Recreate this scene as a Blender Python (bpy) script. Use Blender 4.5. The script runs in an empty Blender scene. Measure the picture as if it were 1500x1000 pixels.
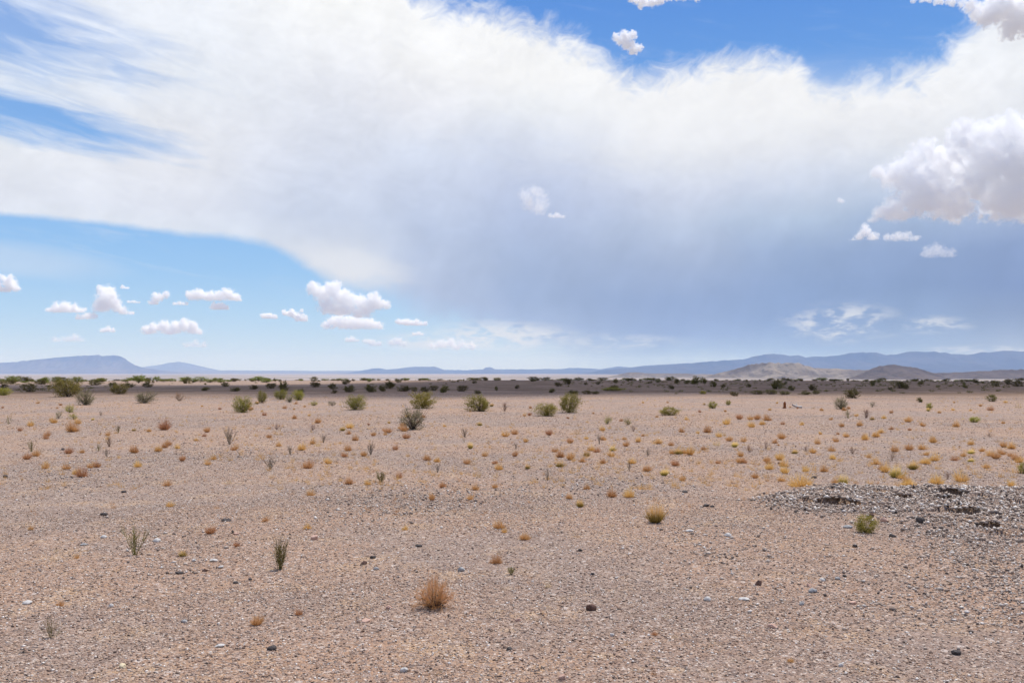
import bpy, bmesh, math, random
import numpy as np
from mathutils import Vector, Matrix

random.seed(7)
RNG = np.random.default_rng(7)
F, CX, HY = 1299.0, 750.0, 546.0          # focal length and principal point, in 1500-pixel units
CAM = 1.65
scene = bpy.context.scene
COL = scene.collection

# ---------------------------------------------------------------- helpers
def link(o, parent=None):
    COL.objects.link(o)
    if parent is not None:
        o.parent = parent
    return o

def tag(o, label=None, cat=None, group=None, kind=None):
    if label: o['label'] = label
    if cat: o['category'] = cat
    if group: o['group'] = group
    if kind: o['kind'] = kind
    return o

def mesh_np(name, V, Fq, mat, attrs=None, smooth=False):
    """mesh from arrays: V (n,3), Fq (m,k) with one polygon size"""
    V = np.ascontiguousarray(V, dtype=np.float32); Fq = np.ascontiguousarray(Fq, dtype=np.int32)
    me = bpy.data.meshes.new(name)
    m, k = Fq.shape
    me.vertices.add(len(V)); me.vertices.foreach_set('co', V.ravel())
    me.loops.add(m * k); me.loops.foreach_set('vertex_index', Fq.ravel())
    me.polygons.add(m)
    me.polygons.foreach_set('loop_start', np.arange(0, m * k, k, dtype=np.int32))
    try:
        me.polygons.foreach_set('loop_total', np.full(m, k, dtype=np.int32))
    except Exception:
        pass
    if smooth:
        me.polygons.foreach_set('use_smooth', np.ones(m, dtype=bool))
    me.update(calc_edges=True)
    for an, av in (attrs or {}).items():
        at = me.attributes.new(an, 'FLOAT', 'POINT')
        at.data.foreach_set('value', np.ascontiguousarray(av, dtype=np.float32))
    me.validate()
    if mat: me.materials.append(mat)
    return me

def _hash(ix, iy, seed):
    h = (ix.astype(np.int64) * 374761393 + iy.astype(np.int64) * 668265263 + seed * 1442695041) & 0xFFFFFFFF
    h = ((h ^ (h >> 13)) * 1274126177) & 0xFFFFFFFF
    h = ((h ^ (h >> 16)) * 2246822519) & 0xFFFFFFFF
    return ((h ^ (h >> 15)) & 0xFFFFFF) / float(0xFFFFFF)

def vnoise(x, y, seed=0):
    x = np.asarray(x, float); y = np.asarray(y, float)
    ix = np.floor(x); iy = np.floor(y); fx = x - ix; fy = y - iy
    ux = fx * fx * (3 - 2 * fx); uy = fy * fy * (3 - 2 * fy)
    ix = ix.astype(np.int64); iy = iy.astype(np.int64)
    a = _hash(ix, iy, seed); b = _hash(ix + 1, iy, seed)
    c = _hash(ix, iy + 1, seed); d = _hash(ix + 1, iy + 1, seed)
    return (a + (b - a) * ux) * (1 - uy) + (c + (d - c) * ux) * uy

def fbm(x, y, seed=0, octv=4):
    s = 0; amp = 0.5; f = 1.0; t = 0
    for k in range(octv):
        s = s + amp * vnoise(x * f, y * f, seed + 17 * k); t += amp; amp *= 0.5; f *= 2.03
    return s / t

def sstep(a, b, x):
    t = np.clip((x - a) / (b - a), 0, 1)
    return t * t * (3 - 2 * t)

# ---------------------------------------------------------------- terrain height
HOLES = []   # (x, y, half width, half length, depth)
def _flat(px, py, z=0.0):
    d = (CAM - z) * F / (py - HY)
    return ((px - CX) / F * d, d)

for (hx, hy, w, l, dep) in [(1222, 739, .27, .15, .20), (1243, 741, .16, .12, .13), (1392, 729, .20, .20, .20), (1380, 734, .13, .12, .13),
                            (1417, 753, .20, .14, .20), (1388, 750, .17, .09, .10), (1449, 768, .14, .11, .16), (1322, 734, .13, .11, .12),
                            (1362, 720, .18, .12, .10), (1440, 735, .16, .10, .09), (1290, 728, .14, .10, .07), (1180, 738, .14, .10, .05),
                            (1490, 742, .15, .10, .09), (1475, 775, .25, .10, .07)]:
    x_, y_ = _flat(hx, hy, .07); HOLES.append((x_, y_, w * .88, l * .85, dep * .85))

def mound_mask(x, y):
    wob = (fbm(x * .9, y * .9, 5, 3) - .5) * 1.5
    cx, cy = 5.6, 10.7
    q = np.sqrt(((x - cx) / 3.0) ** 2 + ((y - cy) / 2.3) ** 2) + wob * .35
    return sstep(1.05, .55, q)

def profile(d):
    z = np.zeros_like(d)
    k = 2.2e-5
    q = np.clip(d - 100, 0, 273)
    z = -k * q * q
    z = z - .012 * np.clip(d - 373, 0, 2600)
    z2 = -46 + (z + 46)
    return np.maximum(z2, -44.0) - 1.0 * sstep(3000, 9000, d)

def height(x, y, micro=True):
    x = np.asarray(x, float); y = np.asarray(y, float)
    d = np.sqrt(x * x + y * y)
    z = profile(d)
    z = z + (fbm(x / 26, y / 26, 1, 3) - .5) * .16 * sstep(2, 30, d)
    z = z + (fbm(x / 4.5, y / 4.5, 2, 3) - .5) * .07
    if micro:
        z = z + (fbm(x / .5, y / .5, 3, 3) - .5) * .030 * sstep(60, 20, d)
    m = mound_mask(x, y)
    z = z + m * (.10 * sstep(8.2, 11.6, y) + .02) + m * (fbm(x / .34, y / .34, 9, 3) - .5) * .045
    near = (d < 16)
    if np.any(near):
        for (hx, hy, w, l, dep) in HOLES:
            wob = (fbm(x * 4, y * 4, 31, 2) - .5) * .5
            dy = (y - hy)
            ly = np.where(dy > 0, l * .55, l * 1.6)          # steep bank on the far side, ramp on the near side
            q = np.sqrt(((x - hx) / w) ** 2 + (dy / ly) ** 2) + wob
            z = z - dep * np.where(dy > 0, sstep(1.12, .92, q), sstep(1.1, .25, q))
            # spoil lip thrown up behind the bank
            z = z + dep * .35 * np.exp(-(((x - hx) / (w * 1.2)) ** 2 + ((dy - l * 1.1) / (l * .6)) ** 2))
    return z

Z0 = float(height(np.array([0.0]), np.array([0.0]))[0])
CAMZ = Z0 + CAM

def ground_at(px, py):
    """point of the ground seen at photo pixel (px, py)"""
    dx = (px - CX) / F; dz = (HY - py) / F
    d = (CAMZ) / max(-dz, 1e-4)
    if py > 558:
        for _ in range(14):
            h = float(height(np.array([dx * d]), np.array([d]), False)[0])
            d = .5 * d + .5 * (CAMZ - h) / (-dz)
    else:
        d = 240.0
    x, y = dx * d, d
    return x, y, float(height(np.array([x]), np.array([y]))[0]), d / F

# ---------------------------------------------------------------- node helpers
class NB:
    def __init__(s, tree): s.t = tree; s.n = tree.nodes; s.l = tree.links
    def new(s, typ, **kw):
        n = s.n.new(typ)
        for k, v in kw.items(): setattr(n, k, v)
        return n
    def put(s, sock, v):
        if isinstance(v, bpy.types.NodeSocket): s.l.new(v, sock)
        elif v is not None: sock.default_value = v
    def m(s, op, a, b=None, c=None, clamp=False):
        n = s.new('ShaderNodeMath', operation=op); n.use_clamp = clamp
        s.put(n.inputs[0], a); s.put(n.inputs[1], b); s.put(n.inputs[2], c)
        return n.outputs[0]
    def mr(s, v, a, b, c=0.0, d=1.0, smooth=True):
        n = s.new('ShaderNodeMapRange'); n.interpolation_type = 'SMOOTHSTEP' if smooth else 'LINEAR'; n.clamp = True
        s.put(n.inputs['Value'], v); s.put(n.inputs['From Min'], a); s.put(n.inputs['From Max'], b)
        s.put(n.inputs['To Min'], c); s.put(n.inputs['To Max'], d)
        return n.outputs['Result']
    def xyz(s, x, y, z=0.0):
        n = s.new('ShaderNodeCombineXYZ'); s.put(n.inputs[0], x); s.put(n.inputs[1], y); s.put(n.inputs[2], z)
        return n.outputs[0]
    def sep(s, v):
        n = s.new('ShaderNodeSeparateXYZ'); s.put(n.inputs[0], v); return n.outputs
    def noise(s, vec, scale, detail=4, rough=.55, dist=0.0, out='Fac'):
        n = s.new('ShaderNodeTexNoise'); s.put(n.inputs['Vector'], vec)
        n.inputs['Scale'].default_value = scale; n.inputs['Detail'].default_value = detail
        n.inputs['Roughness'].default_value = rough; n.inputs['Distortion'].default_value = dist
        return n.outputs[0] if out == 'Fac' else n.outputs[1]
    def mix(s, f, a, b, blend='MIX'):
        n = s.new('ShaderNodeMix', data_type='RGBA', blend_type=blend)
        s.put(n.inputs[0], f)
        for sock, v in ((n.inputs[6], a), (n.inputs[7], b)):
            if isinstance(v, (tuple, list)): v = tuple(v[:3]) + (1.0,)
            s.put(sock, v)
        return n.outputs[2]
    def ramp(s, f, stops, interp='LINEAR'):
        n = s.new('ShaderNodeValToRGB'); cr = n.color_ramp; cr.interpolation = interp
        while len(cr.elements) > 1: cr.elements.remove(cr.elements[-1])
        for i, (p, c) in enumerate(stops):
            el = cr.elements[0] if i == 0 else cr.elements.new(p)
            el.position = p; el.color = tuple(c[:3]) + (1.0,)
        s.put(n.inputs[0], f); return n.outputs[0]
    def curve(s, v, pts):
        n = s.new('ShaderNodeFloatCurve'); c = n.mapping.curves[0]
        n.mapping.use_clip = False
        pts = sorted(pts)
        c.points[0].location = pts[0]; c.points[-1].location = pts[-1]
        for p in pts[1:-1]: c.points.new(*p)
        for p in c.points: p.handle_type = 'AUTO_CLAMPED'
        n.mapping.update()
        s.put(n.inputs['Value'], v); return n.outputs[0]
    def attr(s, name):
        n = s.new('ShaderNodeAttribute', attribute_name=name); return n.outputs['Fac']

def lin(r, g, b):
    f = lambda c: (c / 255 / 12.92) if c / 255 <= .04045 else ((c / 255 + .055) / 1.055) ** 2.4
    return (f(r), f(g), f(b))

def material(name):
    m = bpy.data.materials.new(name); m.use_nodes = True
    nb = NB(m.node_tree)
    bs = m.node_tree.nodes['Principled BSDF']; out = m.node_tree.nodes['Material Output']
    bs.inputs['Roughness'].default_value = .9
    bs.inputs['Specular IOR Level'].default_value = .15
    return m, nb, bs, out

# ---------------------------------------------------------------- render settings, camera
vs = scene.view_settings
scene.display_settings.display_device = 'sRGB'
vs.view_transform = 'Standard'; vs.look = 'None'; vs.gamma = 1.0; vs.use_curve_mapping = False
vs.exposure = 0.0
cy = scene.cycles
cy.max_bounces = 24; cy.diffuse_bounces = 3; cy.glossy_bounces = 2; cy.transmission_bounces = 3
cy.volume_bounces = 20; cy.transparent_max_bounces = 16
cy.caustics_reflective = False; cy.caustics_refractive = False
cy.use_denoising = True
cam = bpy.data.cameras.new('camera'); camo = bpy.data.objects.new('camera', cam); COL.objects.link(camo)
cam.sensor_width = 36.0; cam.lens = F / 1500 * 36.0; cam.shift_y = (HY - 500) / 1500
cam.clip_start = .05; cam.clip_end = 300000
camo.location = (0, 0, CAMZ); camo.rotation_euler = (math.radians(90), 0, 0)
scene.camera = camo

# ---------------------------------------------------------------- sun
SUN_EL, SUN_AZ = math.radians(66), math.radians(38)      # azimuth from the view direction towards the right
SV = Vector((math.cos(SUN_EL) * math.sin(SUN_AZ), math.cos(SUN_EL) * math.cos(SUN_AZ), math.sin(SUN_EL)))
sl = bpy.data.lights.new('sun', 'SUN'); sl.energy = 5.0; sl.angle = math.radians(.53); sl.color = (1.0, .968, .915)
so = bpy.data.objects.new('sun', sl); COL.objects.link(so)
so.rotation_euler = SV.to_track_quat('Z', 'Y').to_euler(); so.location = (0, 0, 60)

# ---------------------------------------------------------------- world: clear sky and the high storm cloud sheet, by direction
def ang(px, py):
    x, y, z = (px - CX) / F, 1.0, (HY - py) / F
    return math.degrees(math.atan2(x, y)), math.degrees(math.atan2(z, math.hypot(x, y)))

world = bpy.data.worlds.new('World'); scene.world = world; world.use_nodes = True
WS = .10
nb = NB(world.node_tree)
bg = world.node_tree.nodes['Background']; bg.inputs['Strength'].default_value = WS
tc = nb.new('ShaderNodeTexCoord').outputs['Generated']
X, Y, Z = nb.sep(tc)
Zc = nb.m('MAXIMUM', Z, .004)
D2R = 57.29578
e = nb.m('MULTIPLY', nb.m('ARCSINE', nb.m('MINIMUM', Zc, .9999)), D2R)
a = nb.m('MULTIPLY', nb.m('ARCTAN2', X, Y), D2R)
sky = nb.new('ShaderNodeTexSky', sky_type='NISHITA')
sky.sun_disc = False; sky.sun_elevation = SUN_EL; sky.sun_rotation = SUN_AZ
sky.altitude = 1200; sky.air_density = 1.0; sky.dust_density = .6; sky.ozone_density = 2.0
nb.put(sky.inputs['Vector'], nb.xyz(X, Y, Zc)) if 'Vector' in sky.inputs else None
# clear sky keeps its own gradient, tinted per elevation towards the photograph's blue
def K(c): return tuple(v / WS for v in lin(*c))
clear = nb.ramp(nb.m('DIVIDE', e, 40.0, clamp=True), [
    (0.0, lin(203, 222, 240)), (.035, lin(192, 218, 243)), (.09, lin(172, 210, 246)), (.16, lin(148, 197, 246)),
    (.26, lin(132, 186, 245)), (.40, lin(108, 166, 236)), (.55, lin(86, 147, 230)), (.8, lin(70, 128, 214)), (1.0, lin(52, 104, 188))])
clear = nb.mix(1.0, clear, (1 / WS,) * 3, 'MULTIPLY')
clear = nb.mix(.82, sky.outputs[0], clear)
# darken / lighten nothing else here.  Now the cloud sheet
A2 = nb.xyz(a, e, 0)
w1 = nb.sep(nb.noise(A2, .16, 5, .55, 0, 'Color'))
wa = nb.m('MULTIPLY_ADD', w1[0], 5.0, -2.5); we = nb.m('MULTIPLY_ADD', w1[1], 3.0, -1.5)
w2 = nb.sep(nb.noise(A2, .9, 6, .62, .4, 'Color'))
fa = nb.m('MULTIPLY_ADD', w2[0], 1.6, -.8); fe = nb.m('MULTIPLY_ADD', w2[1], 1.3, -.65)
a1 = nb.m('ADD', a, nb.m('MULTIPLY', wa, .45)); e1 = nb.m('ADD', e, nb.m('MULTIPLY', we, .28))
ua = nb.m('MULTIPLY_ADD', a1, 1 / 80.0, .5, clamp=True)
def ecurve(pts, sc=50.0):
    return nb.m('MULTIPLY', nb.curve(ua, [(ang(px, 546)[0] / 80 + .5, ang(px, py)[1] / sc) for px, py in pts]), sc)
low = ecurve([(-600, 300), (0, 313), (100, 323), (200, 332), (300, 343), (380, 358), (440, 384), (500, 414), (560, 424), (600, 446),
              (660, 468), (740, 490), (800, 515), (860, 540), (1000, 546), (2300, 546)])
up = ecurve([(-600, -600), (480, -500), (560, -80), (610, -10), (650, 6), (720, 22), (800, 46), (850, 66), (900, 96), (950, 110), (1000, 102),
             (1060, 92), (1130, 86), (1165, 92), (1190, 118), (1220, 128), (1300, 116), (1350, 98), (1400, 60), (1450, 20), (1500, -30), (2300, -300)])
softl = nb.curve(ua, [(ang(px, 546)[0] / 80 + .5, v) for px, v in [(-600, .12), (0, .16), (300, .22), (430, .35), (520, .6), (600, .9), (700, 1.0), (2300, 1.0)]])
soft = nb.m('MULTIPLY', softl, 1.7)
dl = nb.m('ADD', nb.m('SUBTRACT', e1, low), nb.m('MULTIPLY', nb.m('MULTIPLY', fe, soft), .9))
cov_low = nb.mr(dl, nb.m('MULTIPLY', soft, -.8), soft)
# fibrous upper edge: noise stretched along a slanted direction
ar = nb.m('ADD', nb.m('MULTIPLY', a, .8), nb.m('MULTIPLY', e, .6)); er = nb.m('SUBTRACT', nb.m('MULTIPLY', e, .8), nb.m('MULTIPLY', a, .6))
fib = nb.noise(nb.xyz(nb.m('MULTIPLY', ar, .35), nb.m('MULTIPLY', er, 1.3), 3.1), 1.0, 7, .6, .5)
fib2 = nb.noise(nb.xyz(nb.m('MULTIPLY', a, .5), nb.m('MULTIPLY', e, .7), 9.2), 1.1, 7, .62, .9)
du = nb.m('ADD', nb.m('SUBTRACT', up, e1), nb.m('ADD', nb.m('MULTIPLY_ADD', fib, 1.5, -.75), nb.m('MULTIPLY_ADD', fib2, 3.4, -1.7)))
cov_up = nb.mr(du, -1.15, 1.35)
cov = nb.m('MULTIPLY', cov_low, cov_up)
def ell(px, py, rx, ry, slope, namp=.5, aa=None, ee=None):
    """1 inside a tilted ellipse at a photo position, noise-edged; radii in photo pixels"""
    a0, e0 = ang(px, py); k = D2R / F
    da = nb.m('SUBTRACT', aa or a, a0); de = nb.m('SUBTRACT', ee or e, e0)
    de2 = nb.m('ADD', de, nb.m('MULTIPLY', da, slope))
    q = nb.m('SQRT', nb.m('ADD', nb.m('POWER', nb.m('ABSOLUTE', nb.m('DIVIDE', da, rx * k)), 2.0), nb.m('POWER', nb.m('ABSOLUTE', nb.m('DIVIDE', de2, ry * k)), 2.0)))
    return nb.m('ADD', q, nb.m('MULTIPLY', nb.m('SUBTRACT', streak, .5), namp))
streak = nb.noise(nb.xyz(nb.m('MULTIPLY', nb.m('ADD', a, nb.m('MULTIPLY', wa, .3)), .22), nb.m('MULTIPLY', nb.m('ADD', e, nb.m('MULTIPLY', a, .16)), 1.25), 1.7), 1.0, 7, .58, .5)
hole1 = nb.mr(ell(-40, 25, 250, 66, .14, .9), .2, 1.25, .80, 0.0)
hole2 = nb.mr(ell(-10, 160, 235, 38, .12, .8), .35, 1.15, .96, 0.0)
hole = nb.m('MAXIMUM', hole1, hole2)
hole = nb.m('MULTIPLY', hole, nb.mr(streak, .80, .40, .55, 1.0))
cov = nb.m('MULTIPLY', cov, nb.m('SUBTRACT', 1.0, hole))
# thin high veil in the clear parts
veil = nb.m('MULTIPLY', nb.mr(streak, .52, .8), .30)
veil = nb.m('MULTIPLY', nb.m('MULTIPLY', veil, nb.mr(e, 3.0, 8.0)), nb.mr(a, -6, -14, .25, 1.0))
lobe = nb.mr(ell(10, 378, 150, 26, .05, .8), .3, 1.2, .38, 0.0)
veil = nb.m('MAXIMUM', veil, lobe)
cov = nb.m('MAXIMUM', cov, veil)
cov = nb.m('MULTIPLY', cov, nb.mr(e, 30.0, 55.0, 1.0, .5))
cov = nb.m('MINIMUM', cov, .985)
# colour of the sheet: one ramp over elevation per azimuth column
COLS = [
 (0,    [(546, (215, 224, 240)), (330, (222, 229, 240)), (290, (224, 229, 240)), (230, (231, 235, 243)), (190, (234, 239, 246)), (100, (236, 242, 250)), (0, (225, 234, 250))]),
 (250,  [(546, (210, 220, 238)), (345, (222, 230, 242)), (300, (222, 227, 239)), (240, (228, 231, 239)), (180, (232, 235, 242)), (120, (231, 236, 244)), (60, (236, 241, 249)), (0, (241, 245, 252))]),
 (500,  [(546, (195, 211, 232)), (460, (204, 212, 227)), (410, (219, 223, 231)), (370, (207, 215, 230)), (320, (202, 212, 232)), (260, (212, 220, 238)), (190, (222, 227, 239)), (120, (231, 234, 242)), (60, (243, 245, 249)), (0, (252, 253, 253))]),
 (620,  [(546, (185, 205, 227)), (500, (185, 202, 224)), (460, (173, 187, 216)), (400, (181, 194, 220)), (340, (187, 200, 226)), (280, (202, 212, 234)), (220, (214, 222, 239)), (150, (235, 237, 244)), (90, (247, 248, 250)), (20, (251, 252, 253))]),
 (780,  [(546, (177, 197, 218)), (515, (177, 195, 218)), (480, (155, 173, 207)), (430, (152, 170, 204)), (370, (164, 180, 211)), (310, (180, 193, 222)), (260, (198, 208, 232)), (210, (207, 216, 236)), (160, (234, 238, 244)), (110, (248, 249, 250)), (50, (250, 251, 252))]),
 (1000, [(546, (159, 182, 208)), (520, (155, 177, 206)), (490, (135, 156, 197)), (440, (138, 158, 197)), (390, (158, 174, 205)), (330, (183, 196, 220)), (280, (206, 214, 233)), (220, (229, 233, 241)), (160, (243, 245, 248)), (110, (248, 249, 251))]),
 (1180, [(546, (141, 164, 196)), (510, (137, 160, 195)), (470, (128, 151, 193)), (420, (133, 155, 195)), (370, (149, 169, 204)), (320, (176, 193, 218)), (270, (206, 215, 233)), (220, (228, 232, 241)), (170, (243, 245, 248)), (120, (249, 250, 251))]),
 (1340, [(546, (147, 167, 193)), (510, (139, 160, 190)), (470, (131, 153, 189)), (420, (128, 150, 190)), (370, (139, 160, 199)), (320, (164, 183, 213)), (270, (200, 211, 231)), (210, (230, 234, 242)), (150, (242, 244, 248)), (90, (245, 248, 252))]),
 (1500, [(546, (169, 181, 194)), (510, (154, 168, 187)), (470, (133, 150, 181)), (420, (122, 142, 184)), (360, (135, 155, 195)), (300, (166, 182, 213)), (240, (205, 214, 234)), (180, (230, 234, 242)), (110, (241, 244, 249)), (40, (241, 245, 251))]),
]
ac = nb.m('ADD', a, nb.m('ADD', nb.m('MULTIPLY', wa, 1.0), nb.m('MULTIPLY', fa, .5)))
ec = nb.m('ADD', e, nb.m('ADD', nb.m('MULTIPLY', nb.m('MULTIPLY', we, .55), nb.mr(e, 2, 10)), nb.m('MULTIPLY', fe, .45)))
et = nb.m('DIVIDE', ec, 30.0, clamp=True)
col = None
for i, (px, stops) in enumerate(COLS):
    r = nb.ramp(et, [(max(0, ang(px, py)[1]) / 30, lin(*c)) for py, c in stops], 'EASE' if False else 'LINEAR')
    if col is None: col = r
    else:
        f = nb.mr(ac, ang(COLS[i - 1][0], 546)[0], ang(px, 546)[0])
        col = nb.mix(f, col, r)
# soft billow shading in the bright part and slanting rain shafts under the storm
bil = nb.noise(nb.xyz(nb.m('ADD', a, wa), nb.m('MULTIPLY', nb.m('ADD', e, we), 1.3), 4.4), .30, 5, .5, .3)
sh = nb.noise(nb.xyz(nb.m('MULTIPLY', nb.m('ADD', a, nb.m('MULTIPLY', e, -.35)), .9), nb.m('MULTIPLY', e, .10), 6.0), .55, 4, .5, .2)
fine = nb.noise(nb.xyz(nb.m('MULTIPLY', ar, .5), er, 2.0), .8, 6, .6, .6)
bil2 = nb.noise(nb.xyz(nb.m('ADD', a, nb.m('MULTIPLY', wa, .8)), nb.m('MULTIPLY', nb.m('ADD', e, nb.m('MULTIPLY', we, .8)), 1.5), 14.4), .75, 6, .58, .8)
gain = nb.m('ADD', nb.m('MULTIPLY_ADD', bil, .24, .88), nb.m('MULTIPLY', nb.m('SUBTRACT', sh, .5), nb.mr(e, 12, 3, 0.05, .22)))
gain = nb.m('ADD', gain, nb.m('MULTIPLY', nb.m('SUBTRACT', bil2, .5), nb.mr(e, 5, 14, .05, .17)))
gain = nb.m('ADD', gain, nb.m('MULTIPLY_ADD', fine, .10, -.05))
gain = nb.m('ADD', gain, nb.m('MULTIPLY', nb.m('SUBTRACT', streak, .5), nb.mr(a, 2, -12, .04, .11)))
col = nb.mix(1.0, col, nb.xyz(gain, gain, gain), 'MULTIPLY')
zen = nb.mr(e, 27.0, 48.0, 1.0, .5)
col = nb.mix(1.0, col, nb.xyz(zen, zen, zen), 'MULTIPLY')
col = nb.mix(1.0, col, (1 / WS,) * 3, 'MULTIPLY')
final = nb.mix(cov, clear, col)
# broken low cloud bank showing under the rain curtain
bank_n = nb.noise(nb.xyz(nb.m('MULTIPLY', a, .55), nb.m('MULTIPLY', e, 1.5), 12.0), 1.3, 7, .6, .3)
def bank(px, py, rx, ry, stren, lo=.50, hi=.72):
    m_ = nb.mr(ell(px, py, rx, ry, 0.0, .5), .3, 1.1, 1.0, 0.0)
    return nb.m('MULTIPLY', nb.m('MULTIPLY', m_, nb.mr(bank_n, lo, hi)), stren)
bk = bank(735, 492, 125, 26, .85, .34, .56)
bk = nb.m('MAXIMUM', bk, bank(640, 500, 90, 18, .7, .38, .58))
bk = nb.m('MAXIMUM', bk, bank(905, 502, 110, 16, .45, .42, .66))
bk = nb.m('MAXIMUM', bk, bank(1235, 473, 85, 32, .8, .42, .64))
bk = nb.m('MAXIMUM', bk, bank(1365, 476, 55, 14, .65, .40, .62))
bk = nb.m('MAXIMUM', bk, bank(1445, 512, 90, 8, .45, .40, .62))
final = nb.mix(bk, final, K((226, 230, 236)))
lb = nb.m('MULTIPLY', nb.mr(ell(512, 392, 95, 34, .18, .7, a1, e1), .25, 1.25, .72, 0.0), cov_low)
final = nb.mix(lb, final, K((229, 233, 240)))
lb2 = nb.mr(ell(1010, 175, 380, 70, -.02, .9, a1, e1), .2, 1.3, .35, 0.0)
final = nb.mix(lb2, final, K((246, 247, 250)))
nb.l.new(final, bg.inputs['Color'])
world.cycles.sampling_method = 'MANUAL'; world.cycles.sample_map_resolution = 512

# ---------------------------------------------------------------- materials
def ground_material():
    m, nb, bs, out = material('desert_soil')
    pos = nb.new('ShaderNodeNewGeometry').outputs['Position']
    n1 = nb.noise(pos, .22, 5, .6); n2 = nb.noise(pos, 1.3, 6, .65); n3 = nb.noise(pos, 7.0, 4, .6)
    c = nb.mix(nb.mr(n1, .42, .58), (.385, .235, .148), (.285, .205, .162))
    c = nb.mix(nb.m('MULTIPLY', nb.mr(n2, .50, .68), .7), c, (.49, .315, .17))
    c = nb.mix(nb.m('MULTIPLY', nb.mr(n3, .50, .75), .4), c, (.235, .165, .13))
    def cells(scale, stops, rnd=1.0):
        v = nb.new('ShaderNodeTexVoronoi'); nb.put(v.inputs['Vector'], pos); v.inputs['Scale'].default_value = scale
        v.inputs['Randomness'].default_value = rnd
        s = nb.new('ShaderNodeSeparateColor'); nb.l.new(v.outputs['Color'], s.inputs[0])
        return nb.ramp(s.outputs[0], stops), v.outputs['Distance'], s.outputs[1]
    peb, dist, r2 = cells(70, [(0, (.06, .045, .04)), (.2, (.18, .125, .10)), (.45, (.36, .24, .175)), (.68, (.30, .24, .21)), (.86, (.50, .37, .275)), (1, (.68, .59, .51))])
    c = nb.mix(nb.m('MULTIPLY', nb.mr(r2, .25, .45), .75), c, peb)
    pb2, d2, r3 = cells(16, [(0, (.08, .06, .055)), (.35, (.20, .15, .13)), (.6, (.42, .31, .25)), (1, (.58, .50, .44))])
    c = nb.mix(nb.m('MULTIPLY', nb.m('MULTIPLY', nb.mr(r3, .62, .70), nb.mr(d2, .45, .30)), .7), c, pb2)
    pb3, d3, r4 = cells(5.5, [(0, (.14, .10, .08)), (.5, (.28, .2, .15)), (1, (.52, .36, .22))])
    c = nb.mix(nb.m('MULTIPLY', nb.m('MULTIPLY', nb.mr(r4, .70, .8), nb.mr(d3, .40, .22)), .45), c, pb3)
    # the basin floor kilometres away: pale silt with grey-green scrub patches
    X, Y, Z = nb.sep(pos)
    dd = nb.m('SQRT', nb.m('ADD', nb.m('MULTIPLY', X, X), nb.m('MULTIPLY', Y, Y)))
    big = nb.noise(nb.xyz(nb.m('MULTIPLY', X, .3), Y, 0), .0011, 5, .6)
    far = nb.mix(nb.mr(big, .4, .6), (.40, .325, .27), (.23, .20, .17))
    c = nb.mix(nb.mr(dd, 300, 2500), c, far)
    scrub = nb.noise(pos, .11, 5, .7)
    c = nb.mix(nb.m('MULTIPLY', nb.m('MULTIPLY', nb.mr(scrub, .36, .58, .45, 1.0), nb.m('MULTIPLY', nb.mr(dd, 50, 85), nb.m('MAXIMUM', nb.mr(X, -45, 0, .25, 1.0), nb.mr(dd, 125, 105, .0, 1.0)))), nb.mr(dd, 400, 1300, .92, .2)), c, (.165, .102, .060))  # brown scrub soil, with part of the cloud shadow belt's shade put into its colour
    c = nb.mix(nb.m('MULTIPLY', nb.attr('dug'), .85), c, (.165, .105, .072))
    nb.l.new(c, bs.inputs['Base Color'])
    bmp = nb.new('ShaderNodeBump'); bmp.inputs['Strength'].default_value = .9; bmp.inputs['Distance'].default_value = .012
    hh = nb.m('ADD', nb.m('MULTIPLY', dist, -1.0), nb.m('MULTIPLY', n3, .6))
    nb.l.new(hh, bmp.inputs['Height']); nb.l.new(bmp.outputs[0], bs.inputs['Normal'])
    bs.inputs['Roughness'].default_value = .95
    return m

def stone_ramp_material(name, stops, scale=60):
    m, nb, bs, out = material(name)
    t = nb.attr('tint')
    pos = nb.new('ShaderNodeTexCoord').outputs['Object']
    n = nb.noise(pos, scale, 4, .65)
    c = nb.ramp(t, stops)
    c = nb.mix(1.0, c, nb.ramp(n, [(.25, (.72, .70, .68)), (.7, (1.2, 1.18, 1.15))]), 'MULTIPLY')
    nb.l.new(c, bs.inputs['Base Color'])
    bs.inputs['Roughness'].default_value = .8
    return m

def plain_stone(name, rgb, rgb2, scale=30):
    m, nb, bs, out = material(name)
    pos = nb.new('ShaderNodeTexCoord').outputs['Object']
    n = nb.noise(pos, 3.0, 6, .7)
    c = nb.mix(nb.mr(n, .35, .65), rgb, rgb2)
    nb.l.new(c, bs.inputs['Base Color'])
    bmp = nb.new('ShaderNodeBump'); bmp.inputs['Strength'].default_value = .6; bmp.inputs['Distance'].default_value = .004
    nb.l.new(nb.noise(pos, 9, 5, .7), bmp.inputs['Height']); nb.l.new(bmp.outputs[0], bs.inputs['Normal'])
    bs.inputs['Roughness'].default_value = .8
    return m

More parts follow.
